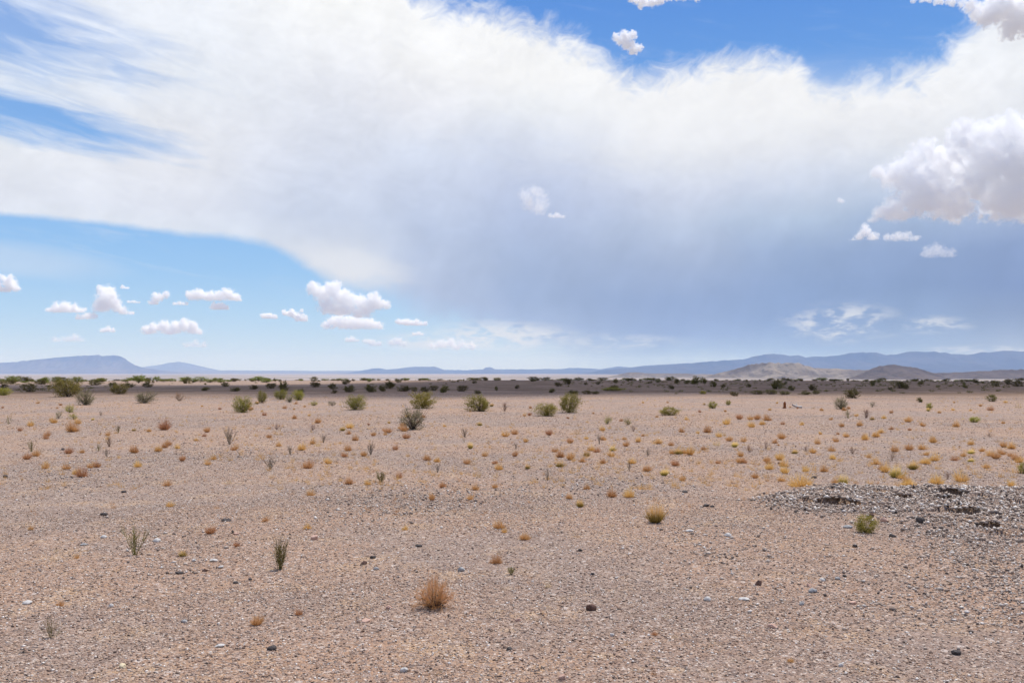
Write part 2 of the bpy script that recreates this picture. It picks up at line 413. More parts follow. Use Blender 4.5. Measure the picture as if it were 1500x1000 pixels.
def plant_material(name, c0, c1, tip=None, tipz=(.4, .95), trans=.3):
    m, nb, bs, out = material(name)
    t = nb.attr('tint')
    orand = nb.new('ShaderNodeObjectInfo').outputs['Random']
    c = nb.mix(t, c0, c1)
    if tip:
        oz = nb.attr('high')
        c = nb.mix(nb.mr(oz, tipz[0], tipz[1]), c, tip)
    hs = nb.new('ShaderNodeHueSaturation')
    nb.put(hs.inputs['Hue'], nb.m('MULTIPLY_ADD', orand, .03, .485)); nb.put(hs.inputs['Value'], nb.m('MULTIPLY_ADD', orand, .4, .8))
    nb.l.new(c, hs.inputs['Color']); c = hs.outputs[0]
    nb.l.new(c, bs.inputs['Base Color'])
    tr = nb.new('ShaderNodeBsdfTranslucent'); nb.l.new(c, tr.inputs['Color'])
    mx = nb.new('ShaderNodeMixShader'); mx.inputs[0].default_value = trans
    nb.l.new(bs.outputs[0], mx.inputs[1]); nb.l.new(tr.outputs[0], mx.inputs[2]); nb.l.new(mx.outputs[0], out.inputs['Surface'])
    bs.inputs['Roughness'].default_value = .75
    return m

def rock_hill(name, c0, c1, c2, sc, strata=0.0):
    m, nb, bs, out = material(name)
    pos = nb.new('ShaderNodeNewGeometry').outputs['Position']
    n = nb.noise(pos, sc, 6, .62, .4); n2 = nb.noise(pos, sc * 5, 5, .65)
    c = nb.mix(nb.mr(n, .40, .58), c0, c1)
    c = nb.mix(nb.m('MULTIPLY', nb.mr(n2, .48, .66), .7), c, c2)
    nb.l.new(c, bs.inputs['Base Color']); bs.inputs['Roughness'].default_value = 1.0
    bs.inputs['Specular IOR Level'].default_value = 0.0
    return m

M = {}
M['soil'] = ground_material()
M['gravel'] = stone_ramp_material('gravel_stone', [(0, (.055, .045, .042)), (.10, (.15, .105, .085)), (.26, (.34, .225, .165)), (.48, (.45, .305, .215)), (.62, (.32, .265, .235)), (.78, (.52, .39, .295)), (.91, (.58, .50, .43)), (1, (.80, .76, .71))], 40)
M['rubble'] = stone_ramp_material('rubble_stone', [(0, (.08, .065, .06)), (.12, (.19, .15, .13)), (.34, (.38, .295, .235)), (.66, (.47, .385, .32)), (.86, (.54, .48, .425)), (1, (.70, .66, .62))], 40)
M['dark_stone'] = plain_stone('dark_stone', (.045, .038, .036), (.10, .085, .078))
M['brown_stone'] = plain_stone('brown_stone', (.085, .045, .035), (.17, .10, .075))
M['white_stone'] = plain_stone('white_stone', (.47, .44, .40), (.60, .57, .53))
M['grey_stone'] = plain_stone('grey_stone', (.26, .255, .25), (.40, .39, .375))
M['pink_stone'] = plain_stone('pink_stone', (.46, .27, .20), (.58, .40, .31))
M['yellow_stone'] = plain_stone('yellow_stone', (.60, .48, .28), (.72, .62, .44))
M['gold'] = plant_material('gold_straw', (.52, .295, .10), (.76, .46, .185), (.86, .57, .26), (.3, .95), .4)
M['rust'] = plant_material('rust_straw', (.47, .245, .105), (.66, .375, .18), (.78, .48, .25), (.3, 1.0), .4)
M['green_gold'] = plant_material('green_gold_blades', (.25, .19, .045), (.45, .33, .085), (.92, .64, .24), (.2, .6), .4)
M['pale_straw'] = plant_material('pale_straw', (.58, .40, .20), (.74, .55, .30))
M['dry_twig'] = plant_material('dry_twig', (.20, .125, .085), (.33, .20, .13), (.42, .23, .13), (.3, 1.0), .1)
M['stem'] = plant_material('woody_stem', (.075, .055, .042), (.15, .11, .085), None, trans=.0)
M['olive'] = plant_material('olive_leaf', (.175, .155, .032), (.33, .275, .065))
M['lime'] = plant_material('lime_leaf', (.26, .245, .04), (.45, .385, .075))
M['greygreen'] = plant_material('grey_green_leaf', (.19, .175, .09), (.31, .275, .15))
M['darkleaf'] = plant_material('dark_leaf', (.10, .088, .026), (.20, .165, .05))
M['stalk'] = plant_material('green_stalk', (.20, .18, .055), (.34, .285, .10), None, trans=.15)
M['greystalk'] = plant_material('grey_stalk', (.15, .125, .085), (.25, .20, .14), None, trans=.1)
M['tree_leaf'] = plant_material('mesquite_leaf', (.15, .175, .035), (.28, .29, .06))

# ---------------------------------------------------------------- ground sheet
def build_ground():
    az = np.concatenate([np.arange(-180, -60, 6.0), np.arange(-60, -36, 1.0), np.arange(-36, 36, .13), np.arange(36, 60, 1.0), np.arange(60, 180, 6.0)])
    az = np.radians(az)
    rs = [0.35]
    while rs[-1] < 52000:
        r = rs[-1]
        rs.append(r * (1.06 if r < 3.4 else 1.0042 if r < 15 else 1.012 if r < 90 else 1.03))
    rs = np.array(rs)
    R, A = np.meshgrid(rs, az, indexing='ij')
    x = R * np.sin(A); y = R * np.cos(A)
    z = height(x.ravel(), y.ravel())
    nr, na = R.shape
    V = np.stack([x.ravel(), y.ravel(), z], 1)
    i = np.arange(nr - 1)[:, None] * na; j = np.arange(na)[None, :]; j2 = (j + 1) % na
    Fq = np.stack([i + j, i + j2, i + na + j2, i + na + j], -1).reshape(-1, 4)
    Fq = Fq[:, ::-1]
    # close the middle with one centre vertex
    V = np.vstack([V, [[0, 0, Z0]]]); c = len(V) - 1
    dug = np.zeros(len(V)); nr_ = np.hypot(V[:, 0], V[:, 1]) < 16
    for (hx, hy, w, l, dep) in HOLES:
        dx_, dy_ = V[nr_, 0] - hx, V[nr_, 1] - hy
        q = np.sqrt((dx_ / w) ** 2 + (dy_ / np.where(dy_ > 0, l * .6, l * 1.1)) ** 2) + (fbm(V[nr_, 0] * 4, V[nr_, 1] * 4, 31, 2) - .5) * .5
        dug[nr_] = np.maximum(dug[nr_], sstep(1.25, .8, q) * min(1, dep / .13))
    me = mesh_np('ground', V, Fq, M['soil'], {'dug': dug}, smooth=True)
    bm = bmesh.new(); bm.from_mesh(me); bm.verts.ensure_lookup_table()
    for k in range(na):
        bm.faces.new((bm.verts[c], bm.verts[(k + 1) % na], bm.verts[k])).smooth = True
    bmesh.ops.recalc_face_normals(bm, faces=bm.faces[:1]) if False else None
    bm.to_mesh(me); bm.free()
    if me.polygons[0].normal.z < 0: me.flip_normals()
    o = link(bpy.data.objects.new('ground', me)); tag(o, 'pinkish gravelly desert plain running out to the horizon', kind='structure')
build_ground()

# ---------------------------------------------------------------- gravel (nobody could count it)
def ico():
    bm = bmesh.new(); bmesh.ops.create_icosphere(bm, subdivisions=1, radius=1.0)
    V = np.array([v.co[:] for v in bm.verts]); Fq = np.array([[v.index for v in f.verts] for f in bm.faces]); bm.free()
    return V, Fq
IV, IF = ico()
def rock_shapes(n, rng, cut=.55):
    out = []
    for _ in range(n):
        v = IV * (1 + rng.uniform(-.28, .22, (len(IV), 1)))
        for _k in range(3):                                   # flat broken faces
            nrm = rng.normal(size=3); nrm /= np.linalg.norm(nrm); d = rng.uniform(cut, .95)
            p = v @ nrm; over = np.clip(p - d, 0, None); v = v - over[:, None] * nrm
        out.append(v)
    return np.array(out)

OV = np.array([(1, 0, 0), (-1, 0, 0), (0, 1, 0), (0, -1, 0), (0, 0, 1), (0, 0, -1)], float)
OF = np.array([(0, 2, 4), (2, 1, 4), (1, 3, 4), (3, 0, 4), (2, 0, 5), (1, 2, 5), (3, 1, 5), (0, 3, 5)])
def chip_shapes(n, rng):
    """angular chips: a skewed octahedron with its top corner knocked sideways"""
    out = []
    for _ in range(n):
        v = OV * rng.uniform(.7, 1.3, (6, 1)) + rng.normal(0, .16, (6, 3))
        out.append(v)
    return np.array(out)

def scatter_stones(name, P, S, mat, label, rng, flat=(.35, .8), sink=.30, chips=False):
    n = len(P); sh = chip_shapes(40, rng) if chips else rock_shapes(24, rng)
    IV, IF = (OV, OF) if chips else (globals()['IV'], globals()['IF'])
    base = sh[rng.integers(0, len(sh), n)]                          # n,12,3
    sc = np.stack([S * rng.uniform(.75, 1.35, n), S * rng.uniform(.6, 1.0, n), S * rng.uniform(flat[0], flat[1], n)], 1)
    v = base * sc[:, None, :]
    t1 = rng.normal(0, .28, n); t2 = rng.uniform(0, 6.2832, n)
    c, s = np.cos(t1)[:, None], np.sin(t1)[:, None]
    y, z = v[:, :, 1] * c - v[:, :, 2] * s, v[:, :, 1] * s + v[:, :, 2] * c
    c, s = np.cos(t2)[:, None], np.sin(t2)[:, None]
    x2, y2 = v[:, :, 0] * c - y * s, v[:, :, 0] * s + y * c
    v = np.stack([x2, y2, z], -1) + P[:, None, :]
    v[:, :, 2] += (sc[:, 2] * (1 - 2 * sink))[:, None]
    k = len(IV)
    Fq = (IF[None] + (np.arange(n) * k)[:, None, None]).reshape(-1, 3)
    tint = np.repeat(rng.uniform(0, 1, n), k)
    me = mesh_np(name, v.reshape(-1, 3), Fq, mat, {'tint': tint})
    o = link(bpy.data.objects.new(name, me)); tag(o, label, kind='stuff')
    return o

def wedge_points(n, r0, r1, half, rng):
    r = np.sqrt(rng.uniform(r0 * r0, r1 * r1, n)); a = np.radians(rng.uniform(-half, half, n))
    return r * np.sin(a), r * np.cos(a)

rng = np.random.default_rng(11)
PX, PS = [], []
for (r0, r1, n, s0, s1) in [(3.6, 7, 150000, .003, .0115), (7, 12, 150000, .0045, .013), (12, 20, 110000, .0065, .016), (20, 36, 60000, .010, .024), (36, 70, 34000, .012, .028)]:
    x, y = wedge_points(int(n * (1.35 if r1 < 21 else 1.2)), r0, r1, 52 if r1 < 21 else 42, rng)
    keep = rng.uniform(0, 1, len(x)) < .45 + 1.1 * (fbm(x / 1.4, y / 1.4, 21, 4) - .3)
    x, y = x[keep], y[keep]
    s = s0 + (s1 - s0) * rng.power(.34, len(x))
    PX.append(np.stack([x, y], 1)); PS.append(s)
P2 = np.vstack(PX); S = np.concatenate(PS)
P = np.column_stack([P2, height(P2[:, 0], P2[:, 1])])
scatter_stones('gravel', P, S, M['gravel'], 'fine mixed pink, grey and white gravel covering the plain', rng, (.35, .8), .36, True)
# stonier grey patches
rb = np.random.default_rng(12)
x = rb.uniform(2.2, 9.5, 90000); y = rb.uniform(7.4, 13.6, 90000)
mk = mound_mask(x, y); keep = rb.uniform(0, 1, len(x)) < mk ** 1.6 * (.35 + 1.1 * sstep(.35, .6, fbm(x / .8, y / .8, 77, 4)))
x, y = x[keep], y[keep]; s = .007 + .024 * rb.power(.16, len(x))
P = np.column_stack([x, y, height(x, y)])
scatter_stones('rubble', P, s, M['rubble'], 'grey broken stone rubble heaped on the dug-up patch at the right', rb, (.45, 1.0), .2, True)
ro = np.random.default_rng(14)
ox_, oy_, oz_, os_ = [], [], [], []
for (hx, hy, w, l, dep) in HOLES:
    if dep < .10: continue
    for t in np.linspace(-1.0, 1.0, max(9, int(w * 70))):
        for row in range(2):
            ox_.append(hx + w * t + ro.normal(0, .012)); oy_.append(hy + l * .55 * math.sqrt(max(0, 1.08 - t * t)) + ro.normal(-.012, .02) + .05 * row)
            os_.append(ro.uniform(.022, .048))
ox_, oy_, os_ = map(np.array, (ox_, oy_, os_))
zz_ = np.max([height(ox_ + q * .05, oy_ + .09 + q * q * .02) for q in (-1, 0, 1)], 0)
scatter_stones('rubble', np.column_stack([ox_, oy_, zz_ - .02]), os_, M['rubble'], 'stones breaking out of the rims of the burrows', ro, (.35, .7), .3, True)
xs, ys, ss = [], [], []
for (px, py, rx, ry, n) in [(640, 730, 190, 34, 2000), (560, 745, 120, 26, 900), (230, 800, 150, 34, 260), (240, 835, 120, 30, 160), (1260, 860, 260, 70, 700), (1420, 880, 140, 70, 900), (1440, 800, 100, 46, 2200), (1490, 860, 70, 60, 900), (110, 700, 110, 30, 900), (880, 715, 140, 22, 1000), (330, 665, 120, 14, 900), (1050, 800, 120, 40, 500)]:
    u = rb.normal(0, .5, n) * rx + px; v = rb.normal(0, .5, n) * ry + py
    for q, w in zip(u, v):
        if w < 640 or w > 1010: continue
        gx, gy = _flat(q, w, Z0); xs.append(gx); ys.append(gy)
        ss.append(.007 + .017 * rb.power(.22) * min(1.0, gy / 8))
xs, ys, ss = map(np.array, (xs, ys, ss))
scatter_stones('gravel', np.column_stack([xs, ys, height(xs, ys)]), ss, M['rubble'], 'coarser grey stones lying in loose patches on the plain', rb, (.4, .9), .25, True)

# ---------------------------------------------------------------- plant meshes (unit height, unit width)
class MB:
    def __init__(s): s.v = []; s.f = []; s.t = []
    def strip(s, pts, w0, w1, tint, side=None):
        n = len(pts); b = len(s.v)
        d = Vector(pts[-1]) - Vector(pts[0])
        sd = side or d.cross(Vector((random.uniform(-1, 1), random.uniform(-1, 1), .3)))
        if sd.length < 1e-6: sd = Vector((1, 0, 0))
        sd = sd.normalized()
        for i, p in enumerate(pts):
            w = w0 + (w1 - w0) * i / (n - 1); p = Vector(p)
            s.v += [tuple(p - sd * w * .5), tuple(p + sd * w * .5)]; s.t += [tint, tint]
        for i in range(n - 1):
            s.f.append((b + 2 * i, b + 2 * i + 1, b + 2 * i + 3, b + 2 * i + 2))
    def tube(s, pts, r0, r1, tint, k=4):
        b = len(s.v); n = len(pts)
        for i, p in enumerate(pts):
            p = Vector(p); q = Vector(pts[min(i + 1, n - 1)]) - Vector(pts[max(i - 1, 0)]); q.normalize()
            u = q.orthogonal().normalized(); w = q.cross(u); r = r0 + (r1 - r0) * i / (n - 1)
            for j in range(k):
                an = 6.2832 * j / k; s.v.append(tuple(p + (u * math.cos(an) + w * math.sin(an)) * r)); s.t.append(tint)
        for i in range(n - 1):
            for j in range(k):
                s.f.append((b + i * k + j, b + i * k + (j + 1) % k, b + (i + 1) * k + (j + 1) % k, b + (i + 1) * k + j))
    def leaf(s, p, L, W, tint, up=.3):
        d = Vector((random.gauss(0, 1), random.gauss(0, 1), random.gauss(up, .8))).normalized()
        sd = d.cross(Vector((random.gauss(0, 1), random.gauss(0, 1), random.gauss(0, 1)))).normalized()
        p = Vector(p); b = len(s.v); mid = p + d * L * .5
        s.v += [tuple(p), tuple(mid + sd * W * .5), tuple(p + d * L), tuple(mid - sd * W * .5)]; s.t += [tint] * 4
        s.f.append((b, b + 1, b + 2, b + 3))
    def mesh(s, name, mat, norm=False):
        V = np.array(s.v)
        if norm:
            w = np.percentile(np.hypot(V[:, 0], V[:, 1]), 95); V[:, :2] *= .5 / max(w, 1e-6); V[:, 2] /= max(1e-6, np.percentile(V[:, 2], 99.3))
        hz = V[:, 2] / max(1e-6, V[:, 2].max())
        return mesh_np(name, V, np.array(s.f), mat, {'tint': np.array(s.t), 'high': hz})

def curve_pts(base, az, lean, L, bend, n=4, jit=.0):
    pts = []; p = Vector(base); an = lean; a = az
    for i in range(n):
        pts.append(tuple(p))
        d = Vector((math.sin(an) * math.cos(a), math.sin(an) * math.sin(a), math.cos(an)))
        p = p + d * (L / (n - 1)); an += bend / (n - 1); a += random.gauss(0, jit)
    return pts

def tussock(mat, n=170, lean=1.0, w=.02, ragged=.35):
    mb = MB()
    lop = random.uniform(0, 6.28)
    for i in range(n):
        az = random.uniform(0, 6.2832); r = .16 * math.sqrt(random.random())
        le = min(1.4, lean * 1.25 * random.random() ** .7)
        L = (1 - .22 * le) * random.uniform(1 - ragged * 1.2, 1.0) * (1 + .15 * math.cos(az - lop))
        mb.strip(curve_pts((r * math.cos(az), r * math.sin(az), -.03), az + random.gauss(0, .4), le, L * .9, random.uniform(-.45, .25), 4), w * random.uniform(.7, 1.4), w * .35, random.random())
    return mb.mesh('tussock', mat, True)

def spindly(mat, stems=14, twigs=5, spread=.55, w=.010, wide=.5):
    mb = MB()
    for i in range(stems):
        az = random.uniform(0, 6.2832); le = abs(random.gauss(0, spread)); L = random.uniform(.55, 1.0) / max(.5, math.cos(min(le, 1.0)))
        L = min(L, 1.12)
        pts = curve_pts((random.gauss(0, .03), random.gauss(0, .03), -.02), az, le, L, random.uniform(-.45, -.05), 6, .12)
        mb.tube(pts, w, w * .45, random.random(), 3)
        for k in range(twigs):
            q = random.uniform(.25, .9) * (len(pts) - 1); j = int(q); fr = q - j
            p = Vector(pts[j]).lerp(Vector(pts[min(j + 1, len(pts) - 1)]), fr)
            t = curve_pts(p, az + random.gauss(0, 1.1), random.uniform(.25, .9), random.uniform(.12, .34), -.4, 4, .1)
            mb.tube(t, w * .6, w * .3, random.random(), 3)
    return mb.mesh('stalks', mat, True)

def twiggy(mat, stems=34, depth=3, w=.008, spread=1.0):
    """rounded skeleton bush of forking fine twigs"""
    mb = MB()
    def grow(p, az, le, L, r, dep):
        pts = curve_pts(p, az, le, L, random.uniform(-.35, .2), 4, .15)
        mb.tube(pts, r, r * .6, random.random(), 3)
        if dep > 0:
            for _ in range(random.choice((2, 2, 3))):
                grow(pts[-1] if random.random() < .6 else pts[-2], az + random.gauss(0, .7), max(0, le + random.gauss(-.05, .38)), L * random.uniform(.55, .85), r * .62, dep - 1)
    for i in range(stems):
        grow((random.gauss(0, .04), random.gauss(0, .04), -.02), random.uniform(0, 6.2832), min(1.35, abs(random.gauss(0, .62)) * spread), random.uniform(.28, .42), w * 1.5, depth)
    return mb.mesh('twigs', mat, True)

def bush_parts(leafmat, clusters=70, leaves=26, leaf=(.05, .018), stems=16, dome=.5, gap=.25, lift=.04, low=.62):
    """vase-shaped desert bush: woody stems and leaf sprays, unit size"""
    st, fo = MB(), MB()
    ctr = []
    lobes = [(random.uniform(0, 6.28), random.uniform(.4, 1.2)) for _ in range(5)]
    for i in range(clusters):
        az = random.uniform(0, 6.2832)
        q = max(l * max(.0, math.cos((az - a0) * .5)) ** 4 for a0, l in lobes)
        z = lift + (1 - lift) * random.random() ** .75
        rr = dome * math.sqrt(max(0, 1 - (max(0, z - .45) / .62) ** 2)) * (.55 + .45 * q) * (low + (1 - low) * min(1, z / .5))
        r = rr * random.uniform(.35, 1.0) ** .6
        r *= random.uniform(.75, 1.25)
        c = Vector((r * math.cos(az), r * math.sin(az), z * random.uniform(.72, 1.06) * (.70 + .30 * q)))
        ctr.append(c)
        tb = random.random()
        ax = Vector((c.x * 1.2, c.y * 1.2, .55)).normalized()
        for k in range(leaves):
            p = c + ax * random.gauss(0, .07) + Vector((random.gauss(0, .035), random.gauss(0, .035), random.gauss(0, .035)))
            if p.z < .03: p.z = .03
            fo.leaf(p, leaf[0] * random.uniform(.6, 1.3), leaf[1] * random.uniform(.7, 1.3), min(1, max(0, tb * .6 + random.random() * .4)), .8)
    for i in range(stems):
        c = random.choice(ctr)
        mid = Vector((c.x * .35 + random.gauss(0, .03), c.y * .35 + random.gauss(0, .03), c.z * .5))
        st.tube([(random.gauss(0, .02), random.gauss(0, .02), -.03), tuple(mid), tuple(c)], .014, .004, random.random(), 4)
    for i in range(stems // 2):
        az = random.uniform(0, 6.28)
        st.tube(curve_pts((0, 0, .1), az, random.uniform(.1, .95), random.uniform(.8, 1.12), -.2, 5, .15), .010, .003, random.random(), 3)
    V = np.array(fo.v); kx = .5 / np.percentile(np.hypot(V[:, 0], V[:, 1]), 96); kz = .96 / np.percentile(V[:, 2], 98)
    for b in (st, fo): b.v = [(p[0] * kx, p[1] * kx, p[2] * kz) for p in b.v]
    return st.mesh('stems', M['stem']), fo.mesh('foliage', leafmat)

V_ = {}
V_['gold'] = [tussock(M['gold'], n, l, .022) for n, l in ((300, 1.0), (260, .85), (340, 1.05), (240, .9), (280, 1.1), (220, 1.0))]
V_['rust'] = [tussock(M['rust'], n, l, .020) for n, l in ((300, .9), (240, 1.0), (320, .8))]
V_['ggold'] = [tussock(M['green_gold'], n, l, .020) for n, l in ((420, .95), (340, .85), (360, 1.0))]
V_['straw'] = [tussock(M['pale_straw'], n, l, .018) for n, l in ((70, 1.5), (90, 1.3), (60, 1.1))]
V_['stalk'] = [spindly(M['stalk'], s_, t_, sp) for s_, t_, sp in ((15, 6, .42), (18, 7, .28), (13, 5, .55), (22, 7, .5))]
V_['grey'] = [spindly(M['greystalk'], s_, t_, sp, .011) for s_, t_, sp in ((20, 6, .4), (16, 7, .55), (24, 6, .5))]
V_['twig'] = [twiggy(M['dry_twig'], 16, 3, .009, 1.0), twiggy(M['dry_twig'], 12, 3, .010, 1.2), twiggy(M['dry_twig'], 9, 2, .014, .9)]
BUSH = {
 'olive': [bush_parts(M['olive'], 190, 30) for _ in range(3)],
 'lime': [bush_parts(M['lime'], 180, 30) for _ in range(2)],
 'gg': [bush_parts(M['greygreen'], 130, 26, (.05, .014), 26) for _ in range(2)],
 'dark': [bush_parts(M['darkleaf'], 90, 18, (.085, .04), 12, .5, .2, .02, .8) for _ in range(4)],
 'small': [bush_parts(M['greygreen'], 45, 20, (.075, .022), 14, .5, .2, .04), bush_parts(M['lime'], 60, 20, (.075, .022), 14, .5, .2, .04)],
 'tree': [bush_parts(M['tree_leaf'], 100, 22, (.07, .035), 12, .52, .2, .16, .7) for _ in range(3)],
}
count = {}
def put_mesh(name, me, px, py, wpx, hpx, label, cat, group=None):
    x, y, z, s = ground_at(px, py)
    o = link(bpy.data.objects.new(name, me))
    o.location = (x, y, z - .004); o.rotation_euler = (0, 0, random.uniform(0, 6.28))
    o.scale = (wpx * s, wpx * s * random.uniform(.85, 1.1), hpx * s)
    return tag(o, label, cat, group)
def put_bush(name, key, px, py, wpx, hpx, label, cat, group=None, yy=None):
    st, fo = random.choice(BUSH[key])
    x, y, z, s = ground_at(px, py)
    if yy: 
        y = yy; x = (px - CX) / F * y; z = float(height(np.array([x]), np.array([y]))[0]); s = y / F
    r = bpy.data.objects.new(name, None); link(r); r.empty_display_size = .1
    r.location = (x, y, z - .01); r.rotation_euler = (0, 0, random.uniform(0, 6.28))
    r.scale = (wpx * s, wpx * s * random.uniform(.8, 1.1), hpx * s)
    a_, b_ = ('trunk', 'crown') if key == 'tree' else ('stems', 'foliage')
    link(bpy.data.objects.new(a_, st), r); link(bpy.data.objects.new(b_, fo), r)
    return tag(r, label, cat, group)

# ---------------------------------------------------------------- hills and mountains
M['far_rock'] = rock_hill('far_mountain_rock', (.045, .042, .042), (.07, .062, .06), (.035, .033, .033), .0006)
M['mesa_rock'] = rock_hill('far_mesa_rock', (.10, .085, .075), (.14, .115, .10), (.07, .06, .055), .0006)
M['plain_rock'] = rock_hill('far_plain_scrub', (.12, .105, .09), (.15, .13, .11), (.10, .09, .08), .0005)
M['pale_hill'] = rock_hill('pale_hill_rock', (.29, .24, .185), (.175, .145, .118), (.095, .08, .07), .0042)
M['tan_hill'] = rock_hill('tan_hill_rock', (.27, .225, .18), (.18, .15, .125), (.12, .10, .088), .004)
M['dark_hill'] = rock_hill('dark_hill_rock', (.112, .09, .076), (.145, .115, .096), (.075, .062, .055), .005)

def hills(name, D, prof, depth, mat, label, seed, rough=.12, nu=600, nv=60, gully=1.0, zb=-46.0, sharp=1.0, front=.5):
    px = np.array([p[0] for p in prof], float); py = np.array([p[1] for p in prof], float)
    u = np.linspace(px[0], px[-1], nu); yy = np.interp(u, px, py)
    yy = yy + (fbm(u / 7, u * 0 + seed, seed, 4) - .5) * .9
    zr = CAMZ + (HY - yy) / F * D
    v = np.linspace(-1, 1, nv)
    U, Vv = np.meshgrid(u, v, indexing='ij')
    x = (U - CX) / F * D
    y = D + np.where(Vv > 0, Vv * .35, Vv) * depth
    wob = (fbm(x / (depth * .5), y / (depth * .9), seed, 4) - .5) * .7 * (1 - np.abs(Vv))
    vv = np.clip(np.abs(Vv + wob * .6), 0, 1)
    # concave foot, steeper upper slope
    s = (1 - vv) ** 1.35
    s = np.where(Vv > 0, np.clip(1 - vv, 0, 1) ** .8, s)
    ridge = np.abs(fbm(x / (depth * .22) , y / (depth * .75), seed + 3, 4) - .5) * 2
    H = (zr - zb)[:, None]
    z = zb + H * s * (1 - gully * rough * (1 - ridge) * (4 * s * (1 - s)) * 1.3)
    small = (fbm(x / (depth * .09), y / (depth * .12), seed + 9, 4) - .5)
    z += H * rough * .35 * small * np.sqrt(np.clip(s * (1.02 - s), 0, 1)) * 1.3
    # end taper is in the profile itself
    n = nu * nv
    Vt = np.stack([x.ravel(), y.ravel(), z.ravel()], 1)
    Vt[:, 2] = np.where((np.abs(Vv).ravel() > .999), zb - 12 if D > 9000 else zb - 6, Vt[:, 2])
    i = np.arange(nu - 1)[:, None] * nv; j = np.arange(nv - 1)[None, :]
    Fq = np.stack([i + j, i + nv + j, i + nv + j + 1, i + j + 1], -1).reshape(-1, 4)
    me = mesh_np(name, Vt, Fq, mat, smooth=True)
    if me.polygons[len(me.polygons) // 2].normal.z < 0: me.flip_normals()
    return tag(link(bpy.data.objects.new(name, me)), label, kind='structure')

hills('mesa', 33000, [(-420, 550), (-250, 540), (-120, 535), (-40, 531.5), (10, 530.5), (30, 529), (50, 526.5), (80, 523.5), (110, 521), (140, 519.3), (145, 519), (149, 521), (155, 519.6), (172, 520), (178, 522), (184, 525), (190, 530), (197, 534.5), (212, 538.5), (235, 542), (270, 546), (300, 549)], 2000, M['mesa_rock'], 'long blue mesa with a stepped right end on the far horizon', 41, .30)
hills('mesa', 47000, [(160, 549), (195, 540), (205, 538), (230, 534.5), (245, 532), (252, 530.5), (264, 529.5), (275, 531.5), (290, 535), (312, 540), (340, 546), (360, 550)], 2000, M['mesa_rock'], 'faint hazy mesa behind the right end of the blue one', 42, .08)
hills('terrain', 41000, [(-900, 543.2), (200, 542.6), (330, 542.2), (520, 543.0), (700, 543.2), (950, 543), (1300, 542), (2300, 542)], 5200, M['plain_rock'], 'low blue line of a distant plain along the horizon', 43, .03, 120)
hills('mountains', 36000, [(500, 548), (520, 544), (535, 541.5), (548, 539), (556, 538.8), (566, 541), (585, 539.2), (600, 537.5), (618, 536.8), (636, 536.6), (641, 538.5), (650, 541.5), (680, 541.8), (708, 540.8), (711, 538), (717, 537.2), (721, 538.2), (724, 540.2), (760, 540.8), (800, 540), (820, 540.5), (833, 538.6), (850, 538.8), (880, 540.3), (905, 536.5), (925, 538), (945, 535), (965, 534), (1000, 532), (1040, 531), (1080, 530), (1300, 530), (1700, 530), (1900, 546)], 4200, M['far_rock'], 'low blue mesas and knobs along the middle of the horizon', 44, .10)
hills('mountains', 27000, [(840, 549), (890, 541), (920, 538.5), (960, 535), (1000, 532), (1030, 530), (1065, 527), (1090, 526), (1105, 522), (1120, 518), (1135, 517.5), (1150, 519), (1160, 521), (1172, 519.5), (1182, 523), (1195, 521.5), (1210, 522), (1232, 519), (1245, 516.5), (1260, 515.5), (1285, 515.5), (1300, 519), (1315, 518.5), (1330, 515), (1345, 513.3), (1368, 514), (1390, 516), (1400, 517.5), (1415, 519), (1425, 517.5), (1440, 515.5), (1455, 514.5), (1468, 513), (1500, 513.6), (1540, 512), (1620, 516), (1750, 513), (1900, 524), (2050, 546)], 4600, M['far_rock'], 'blue mountain range rising behind the right hand hills', 45, .42, 800)
hills('hills', 7400, [(850, 561), (880, 556), (895, 551), (910, 547), (922, 545), (932, 544.6), (945, 546), (960, 546.5), (985, 546.3), (1010, 547), (1040, 548), (1062, 550), (1085, 553), (1130, 560)], 900, M['tan_hill'], 'low pale hill left of the flat topped pale hill', 46, .6)
hills('hills', 6200, [(1010, 562), (1030, 552), (1045, 548), (1060, 544), (1075, 540.5), (1088, 537), (1097, 533.5), (1108, 532), (1124, 530.4), (1140, 531), (1160, 530.3), (1167, 531), (1180, 535), (1192, 538), (1205, 539), (1220, 539.3), (1250, 541), (1270, 541.2), (1300, 543), (1330, 550), (1350, 560)], 950, M['pale_hill'], 'pale flat topped hill with darker patches at the foot of the mountains', 47, .75, 600, 110)
hills('hills', 5000, [(1215, 562), (1235, 556.5), (1252, 551), (1266, 545), (1278, 539), (1288, 535.5), (1298, 534.2), (1306, 533.6), (1316, 534.2), (1326, 536.5), (1340, 537.5), (1352, 541), (1366, 545), (1380, 547), (1400, 560)], 700, M['dark_hill'], 'dark brown mesa shaped hill right of the pale one', 48, .5, 500, 100)
hills('hills', 5600, [(1330, 560), (1355, 549), (1375, 546), (1400, 545), (1420, 544), (1440, 542.5), (1465, 541), (1500, 540.3), (1560, 540), (1640, 544), (1720, 556), (1740, 561)], 700, M['dark_hill'], 'long dark shoulder of hill running off the right edge', 49, .45, 400)

